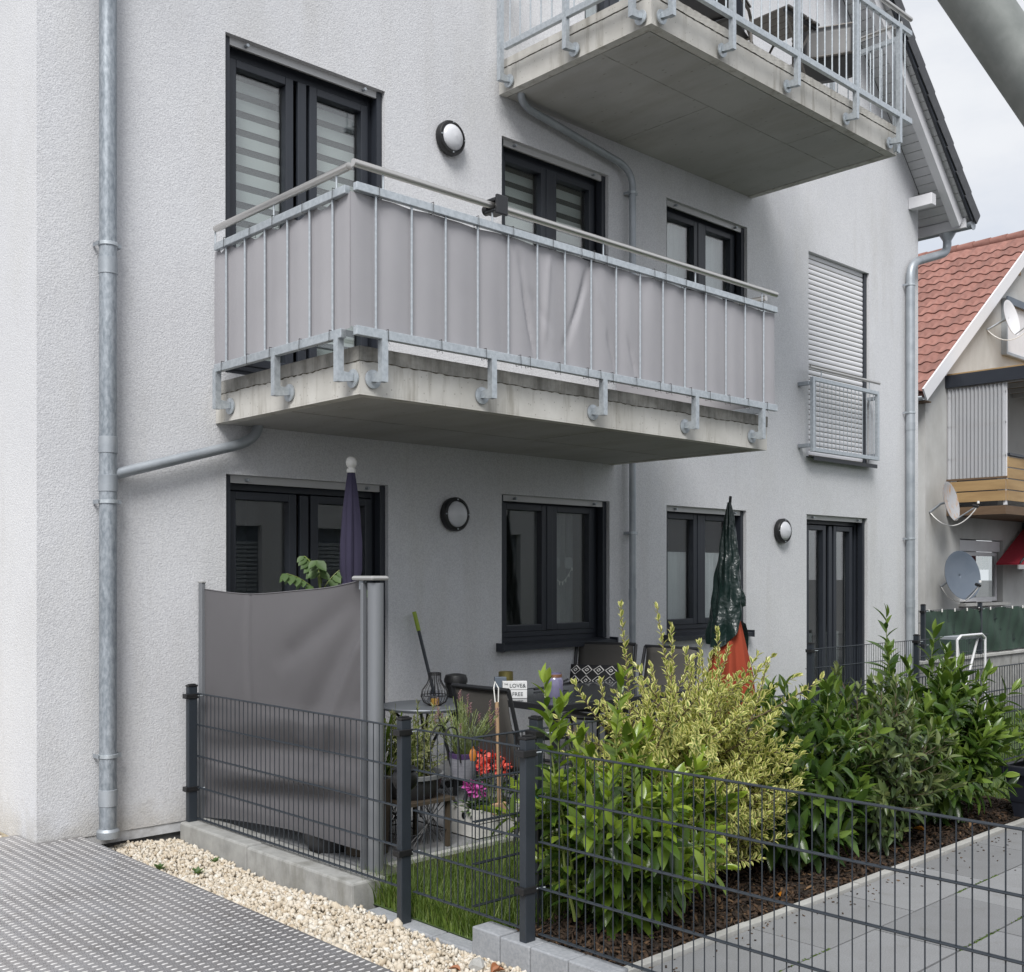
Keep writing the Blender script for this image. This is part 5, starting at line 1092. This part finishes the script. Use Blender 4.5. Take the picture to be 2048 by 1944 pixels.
# bark mulch
random.seed(2); cm = []
for _ in range(5200):
    x, y = 3.34+4.8*random.random()**1.2, random.uniform(3.03,3.70)
    cm.append(np.array(Matrix.Translation((x,y,-.105+random.uniform(0,.022))) @ Euler((random.gauss(0,.5),random.gauss(0,.5),random.uniform(0,6))).to_matrix().to_4x4() @ Matrix.Diagonal((random.uniform(.008,.028),random.uniform(.003,.009),random.uniform(.002,.004),1))))
bxv, bxf = np_template(MB().box(-1,1,-1,1,-1,1)); tag(scatter('bark_mulch', bxv, bxf, cm, np.clip(rng.normal(.35,.25,len(cm)),0,1), M['chip']), 'dark brown bark mulch over the shrub bed', 'mulch')
dm = []
for _ in range(170):
    x = 3.4+4.7*random.random(); y = 2.95-abs(random.gauss(0,.12)) if random.random() < .85 else random.uniform(1.3,2.9)
    dm.append(np.array(Matrix.Translation((x,y,-.097)) @ Euler((random.gauss(0,.15),random.gauss(0,.15),random.uniform(0,6))).to_matrix().to_4x4() @ Matrix.Diagonal((random.uniform(.002,.009),random.uniform(.0015,.004),random.uniform(.001,.002),1))))
tag(scatter('crumbs', bxv, bxf, dm, np.clip(rng.normal(.5,.3,len(dm)),0,1), M['chip'], path), None)
mm_ = []
for _ in range(1500):
    r_ = random.randrange(1,5); x = random.uniform(3.4,8.1); y = 2.952-.4*r_+random.gauss(0,.003)
    if math.sin(x*3.1+r_*2)+math.sin(x*7.7+r_)*.7 < .35: continue
    mm_.append(np.array(Matrix.Translation((x,y,-.101)) @ Euler((0,0,random.uniform(0,6))).to_matrix().to_4x4() @ Matrix.Diagonal((random.uniform(.003,.008),random.uniform(.002,.005),.0025,1))))
scatter('moss', bxv, bxf, mm_, rng.uniform(0,.5,len(mm_)), M['grass'], path)
# fallen leaves
def dead(name, loc, s, m, label, rz, curl=.5):
    tv, tf, e = leaf_template(.5,curl,.6,5); o = bpy.data.objects.new(name, None)
    mb = MB().add([tuple(map(float,q)) for q in tv], tf); ob = mb.build(name, m, None, True); ob.matrix_basis = Matrix.Translation(loc) @ Matrix.Rotation(rz,4,'Z') @ Matrix.Rotation(.25,4,'X') @ Matrix.Scale(s,4); tag(ob, label, 'leaf', 'fallen leaves')
dead('fallen_leaf', (3.155,3.42,-.115), .075, M['dead_leaf'], 'curled brown leaf lying against the kerb blocks', 1.9, .8)
dead('fallen_leaf', (3.09,3.40,-.118), .06, M['dead_leaf'], 'flat brown leaf on the gravel by the curled one', 4.2, .3)
dead('fallen_leaf', (3.02,3.52,-.125), .055, M['dead_leaf'], 'thin rust coloured leaf half buried in the gravel', .6, .3)
dead('fallen_leaf', (4.86,3.16,-.09), .05, M['yellow_leaf'], 'orange brown leaf on the mulch below the privet', 2.4, .4)
dead('fallen_leaf', (6.72,3.28,-.085), .07, M['yellow_leaf'], 'orange leaf standing at the foot of the dark shrubs', .3, .2)
st2 = MB().add([tuple(IV[i]*np.array([.055,.035,.03])*(1+.25*math.sin(i*7))) for i in range(12)], IF).build('large_stone', M['kerb']); st2.matrix_basis = Matrix.Translation((3.11,3.52,-.12)) @ Matrix.Rotation(.6,4,'Z'); tag(st2, 'large cream stone on the gravel next to the brown leaf', 'stone')
# small weeds in the gravel
for i,(x,y) in enumerate(((2.83,5.95),(2.95,5.72),(3.13,5.86))):
    w_ = thing('weed', ['larger green weed in the gravel near the downpipe','small weed in the middle of the gravel strip','small weed at the foot of the first fence post'][i], 'weed', (x,y,-.14), 'weeds in the gravel')
    for k in range(9-2*i): place('leaf', leaf_mesh('grassw', LTp, M['tomato'], round(random.random(),1)), w_, frame_m((x,y,-.14), (math.cos(k*2.4),math.sin(k*2.4),random.uniform(.4,1.4)), (0,0,1), .05))
# tomato plant behind awning
tp_ = thing('tomato_plant', 'potted tomato plant peeping over the awning cloth', 'plant', (3.78,5.72,-.02)); TX, TY = 3.78,5.72
MB().lathe([(.001,0),(.10,0),(.13,.22),(.135,.22),(.125,.20),(.001,.2)], (TX,TY,-.02), 24, cap=False).build('pot', M['pot_dark'], tp_, True)
random.seed(9); tms, tts = [], []
smt = MB().tube([(TX,TY,.18),(TX+.02,TY,.8),(TX,TY-.02,1.3),(TX-.03,TY,1.60)], .008, 6)
for j,(dx,dy,zb,ze) in enumerate(((-.22,.05,1.42,1.56),(-.10,-.10,1.5,1.64),(.14,-.05,1.45,1.60),(.26,.0,1.30,1.50),(-.05,.12,1.5,1.67),(.10,.12,1.2,1.42),(.24,-.1,1.25,1.46))):
    p0 = Vector((TX,TY,zb)); p1 = Vector((TX+dx,TY+dy,ze)); mid_ = (p0+p1)/2+Vector((0,0,.05)); cp = arc(p0,mid_,p1,6); smt.tube(cp, .003, 5)
    for k in range(2,7):
        for s in (-1,1):
            d = (Vector(cp[k])-Vector(cp[k-1])).normalized(); sd = d.cross(Vector((0,0,1))).normalized()*s
            tms.append(frame_m(cp[k], sd*.6+d*.4+Vector((0,0,-.75)), Vector((-.5,-.5,.7)), random.uniform(.06,.10), 1.25)); tts.append(random.random())
smt.build('stems', M['stem'], tp_, True)
leafy(tp_, 'tomato', LTp, M['tomato'], tms, tts)
# bowl planter with variegated plant on wire stand
ws = thing('wire_stand', 'low brown metal plant stand with mesh sides', 'plant stand', (3.92,4.98,-.02)); WX, WY = 3.93,5.02
for sx in (-1,1):
    for sy in (-1,1): MB().box(WX+sx*.15-.012,WX+sx*.15+.012,WY+sy*.15-.012,WY+sy*.15+.012,-.018,.25).build('leg', M['rust_brown'], ws)
MB().box(WX-.18,WX+.18,WY-.18,WY+.18,.25,.268).build('stand_top', M['rust_brown'], ws)
for k in range(4):
    m = MB(); T = Matrix.Translation((WX,WY,0)) @ Matrix.Rotation(k*PI/2,4,'Z')
    for i in range(6): m.tube([T@Vector((-.15+.06*i*.83,-.15,.02)),T@Vector((.15-.05*i,-.15,.245))], .003, 4)
    m.tube([T@Vector((-.15,-.15,.08)),T@Vector((.15,-.15,.08))], .004, 4); m.build('wire_side', M['black'], ws)
bp_ = thing('bowl_planter', 'wide dark bowl planter with pale rim on the wire stand', 'planter', (WX,WY,.268))
MB().lathe([(.001,.0),(.13,.0),(.165,.05),(.18,.115)], (WX,WY,.269), 36, cap=False).build('bowl', M['pot_dark'], bp_, True); MB().lathe([(.18,.115),(.195,.118),(.197,.14),(.18,.142),(.165,.12)], (WX,WY,.269), 36, cap=False).build('rim', M['pot_rim'], bp_, True); MB().lathe([(.001,.125),(.17,.12)], (WX,WY,.269), 24, cap=False).build('bowl_soil', M['soil'], bp_)
shrub('variegated_plant', 'cream edged variegated evergreen growing in the bowl planter', (WX,WY,.39), (.28,.42), .17, 16, M['varieg'], 'varieg', LTr, .048, .014, M['stem'], 71, 3, young=.4, lowbare=.1, cat='plant')
# hanging lavender pot
HPX, HPY = 3.44,3.99
hp = thing('hanging_pot', 'woven grey flower pot hooked on the fence', 'flower pot', (HPX,HPY,.58))
MB().lathe([(.001,0),(.052,0),(.066,.10),(.064,.104)], (HPX,HPY,.575), 32, cap=False, wob=lambda a,t: 1+.012*math.sin(a*30)).build('pot_body', M['pot_grey'], hp, True); MB().lathe([(.060,.085),(.0675,.104),(.069,.122),(.064,.124),(.058,.11)], (HPX,HPY,.575), 32, cap=False).build('liner', M['pot_violet'], hp, True)
for dy in (-.045,.045): MB().tube([(HPX-.055,HPY+dy,.66),(HPX-.07,HPY+dy,.78)]+arc((HPX-.08,HPY+dy,.82),(HPX-.13,HPY+dy,.86),(FX-.018,HPY+dy,.79)), .004, 6).build('hook', M['black'], hp, True)
def lavender(label, base, h, n, spread, seed, parent_name='lavender'):
    random.seed(seed); o = thing(parent_name, label, 'plant', base); mats = []; tn_ = []; fm = []; ft = []; sm = MB()
    for i in range(n):
        a = random.uniform(0,2*PI); r = spread*math.sqrt(random.random()); top = Vector(base)+Vector((math.cos(a)*r,math.sin(a)*r,h*random.uniform(.6,1.0)*(1-.35*(r/spread)**2))); b = Vector(base)+Vector((math.cos(a)*r*.2,math.sin(a)*r*.2,0)); sm.tube([b,b.lerp(top,.6)+Vector((0,0,.01)),top], .0016, 4)
        for t in np.linspace(.12,.85,9):
            p = b.lerp(top,t); q = random.uniform(0,6); mats.append(frame_m(p,(math.cos(q),math.sin(q),1.1),(0,0,1),random.uniform(.025,.04))); tn_.append(random.random())
        if i % 3 == 0:
            for k in range(14):
                p = top+Vector((0,0,-.012+.045*k/14)); q = k*2.4; fm.append(frame_m(p,(math.cos(q),math.sin(q),.7),(0,0,1),.013)); ft.append(random.random())
    sm.build('stems', M['stem'], o); tl = leaf_template(.1,.2,.14,2)
    leafy(o, 'lav', tl, M['lavender'], mats, tn_, 200); scatter('flower_spikes', LTp[0], LTp[1], [np.array(m) for m in fm], ft, M['lavfl'], o, 'stuff', LTp[2])
lavender('faded lavender growing in the hanging grey pot', (HPX,HPY,.69), .30, 70, .17, 12)
lavender('faded lavender standing between laurel and glass table', (4.95,4.62,.28), .42, 34, .13, 13)
lp = thing('flower_pot', 'dark pot holding the second lavender', 'flower pot', (4.95,4.62,-.13)); MB().lathe([(.001,0),(.10,0),(.14,.40),(.13,.40),(.001,.38)], (4.95,4.62,-.12), 24, cap=False).build('pot_body', M['pot_dark'], lp, True)
# ball on the fence, black and white crate, flowers
bl = thing('ball_lantern', 'black ball shaped planter hung on the fence', 'planter', (3.36,4.33,.55)); MB().lathe([(.001,-.064)]+[(.066*math.sin(PI*k/12),-.066*math.cos(PI*k/12)) for k in range(1,12)]+[(.001,.066)], (3.375,4.36,.53), 28, cap=False).build('ball_body', M['black'], bl, True)
for q in (.05,-.05): MB().lathe([(.006,0),(.006,.01)], (3.322,4.34,.53+q*.9), 8, 'x').build('ball_stud', M['galv'], bl)
MB().lathe([(.05,.045),(.067,.05),(.05,.062)], (3.375,4.36,.53), 28).build('ball_lid', M['black'], bl, True); MB().tube([(3.375,4.36,.59)]+arc((3.36,4.36,.63),(3.33,4.36,.65),(3.302,4.36,.615)), .004, 6).build('hook', M['black'], bl)
vs = thing('storage_basket', 'dark woven basket behind the awning cassette', 'basket', (3.72,5.05,-.02)); MB().lathe([(.001,0),(.12,0),(.135,.25),(.14,.42),(.125,.42),(.11,.3),(.001,.28)], (3.66,5.08,-.018), 28, cap=False, wob=lambda a,t: 1+.02*math.sin(a*20)).build('basket_body', M['rust_brown'], vs, True); MB().tube(arc((3.54,5.08,.40),(3.66,5.08,.62),(3.78,5.08,.40),10), .006, 6).build('basket_handle', M['black'], vs)
bw = thing('rubber_bowl', 'shallow black tub lying under the awning cloth', 'tub', (3.55,5.15,0)); MB().lathe([(.001,0),(.13,0),(.155,.05),(.16,.10),(.15,.10),(.12,.03),(.001,.02)], (3.57,5.30,-.018), 32, cap=False).build('tub_body', M['pot_dark'], bw, True)
cx_, cy_ = 4.30,4.86
cr_ = thing('wooden_crate', 'white slatted wooden crate planted with flowers', 'crate', (4.5,4.98,-.02))
for i in range(2):
    z = -.012+i*.085
    MB().box(cx_,cx_+.42,cy_,cy_+.012,z,z+.078).build('slat', M['crate'], cr_); MB().box(cx_,cx_+.42,cy_+.228,cy_+.24,z,z+.078).build('slat', M['crate'], cr_); MB().box(cx_,cx_+.012,cy_+.013,cy_+.227,z,z+.078).build('slat', M['crate'], cr_); MB().box(cx_+.408,cx_+.42,cy_+.013,cy_+.227,z,z+.078).build('slat', M['crate'], cr_)
MB().lathe([(.018,0),(.018,.003)], (cx_-.0035,cy_+.12,.105), 16, 'x').build('grip_hole', M['black'], cr_); MB().box(cx_+.013,cx_+.407,cy_+.013,cy_+.227,.0,.11).build('crate_soil', M['soil'], cr_)
def posy(label, base, stalk, heads, m, spread, hr, seed, leafs=26, name='flowering_plant', lm='tomato'):
    random.seed(seed); o = thing(name, label, 'plant', base); sm = MB(); lv, lt_ = [], []; pm_, pt_ = [], []
    for k in range(leafs):
        a = random.uniform(0,2*PI); r = spread*random.random(); z = base[2]+random.uniform(.0,stalk*.6); lv.append(frame_m((base[0]+r*math.cos(a),base[1]+r*math.sin(a),z),(math.cos(a),math.sin(a),random.uniform(-.2,.8)),(0,0,1),random.uniform(.035,.06))); lt_.append(random.random())
    for h in range(heads):
        a = random.uniform(0,2*PI); r = spread*math.sqrt(random.random()); top = Vector((base[0]+r*math.cos(a),base[1]+r*math.sin(a),base[2]+stalk*random.uniform(.75,1.05))); sm.tube([base,top], .002, 4)
        for k in range(26):
            q = Vector((random.gauss(0,1),random.gauss(0,1),random.gauss(0,.8))).normalized(); pm_.append(frame_m(top+q*hr*.45, q+Vector((0,0,.2)), Vector((random.gauss(0,1),random.gauss(0,1),1)), hr*.9, 1.6)); pt_.append(random.random())
    sm.build('stems', M['stem'], o); leafy(o, 'tomato', LTp, M[lm], lv, lt_); scatter('petals', LTp[0], LTp[1], [np.array(x) for x in pm_], pt_, m, o, 'stuff', LTp[2])
    return o
posy('low dark leaved plant filling the white crate', (4.45,4.98,.11), .10, 0+1, M['magenta'], .16, .012, 31, 110, lm='laurel_dark')
posy('magenta flower ball above the white crate', (4.36,4.93,.12), .17, 2, M['magenta'], .05, .045, 32)
posy('pink and magenta flowers beside the laurel', (4.56,4.92,.12), .30, 5, M['magenta'], .07, .030, 33)
posy('crimson flowers in the crate below the coral blooms', (4.52,4.99,.12), .25, 3, M['crimson'], .09, .028, 36)
posy('coral blooms standing tallest in the white crate', (4.47,4.92,.12), .33, 12, M['coral'], .14, .042, 34)
posy('pale pink heather behind the golden privet', (5.5,3.95,-.1), .42, 16, M['pink'], .22, .022, 35, 50)
ag = thing('glass_ornament', 'amber glass ornament hanging on the fence', 'ornament', (3.36,3.72,.66)); MB().lathe([(.001,-.03),(.012,-.026),(.018,.0),(.013,.022),(.006,.03),(.006,.04)], (3.335,3.80,.72), 16).build('amber_bulb', M['amber'], ag, True); MB().tube([(3.335,3.80,.76),(3.335,3.80,.80),(3.31,3.80,.805)], .0025, 5).build('hook', M['black'], ag)
tb_ = thing('glass_ball', 'small teal glass ball among the laurel leaves', 'ornament', (3.6,3.62,.5)); MB().lathe([(.001,-.028)]+[(.028*math.sin(PI*k/10),-.028*math.cos(PI*k/10)) for k in range(1,10)]+[(.001,.028)], (3.58,3.62,.53), 20, cap=False).build('ball_body', M['teal'], tb_, True); MB().tube([(3.58,3.62,.55),(3.58,3.62,-.12)], .004, 6).build('ball_stake', M['black'], tb_)
gp_ = thing('grass_plant', 'thin leaved grass plant beside the awning cassette', 'plant', (3.78,5.15,-.02)); random.seed(77)
gm = [frame_m((3.80+random.gauss(0,.02),5.18+random.gauss(0,.02),.28),(random.gauss(0,.5),random.gauss(0,.5),1),(random.gauss(0,1),random.gauss(0,1),0),random.uniform(.3,.55)) for _ in range(60)]
leafy(gp_, 'gr', LTg, M['grass'], gm, [random.random() for _ in gm]); MB().lathe([(.001,0),(.08,0),(.10,.30),(.09,.30),(.001,.28)], (3.80,5.18,-.018), 20, cap=False).build('pot', M['pot_dark'], gp_, True)
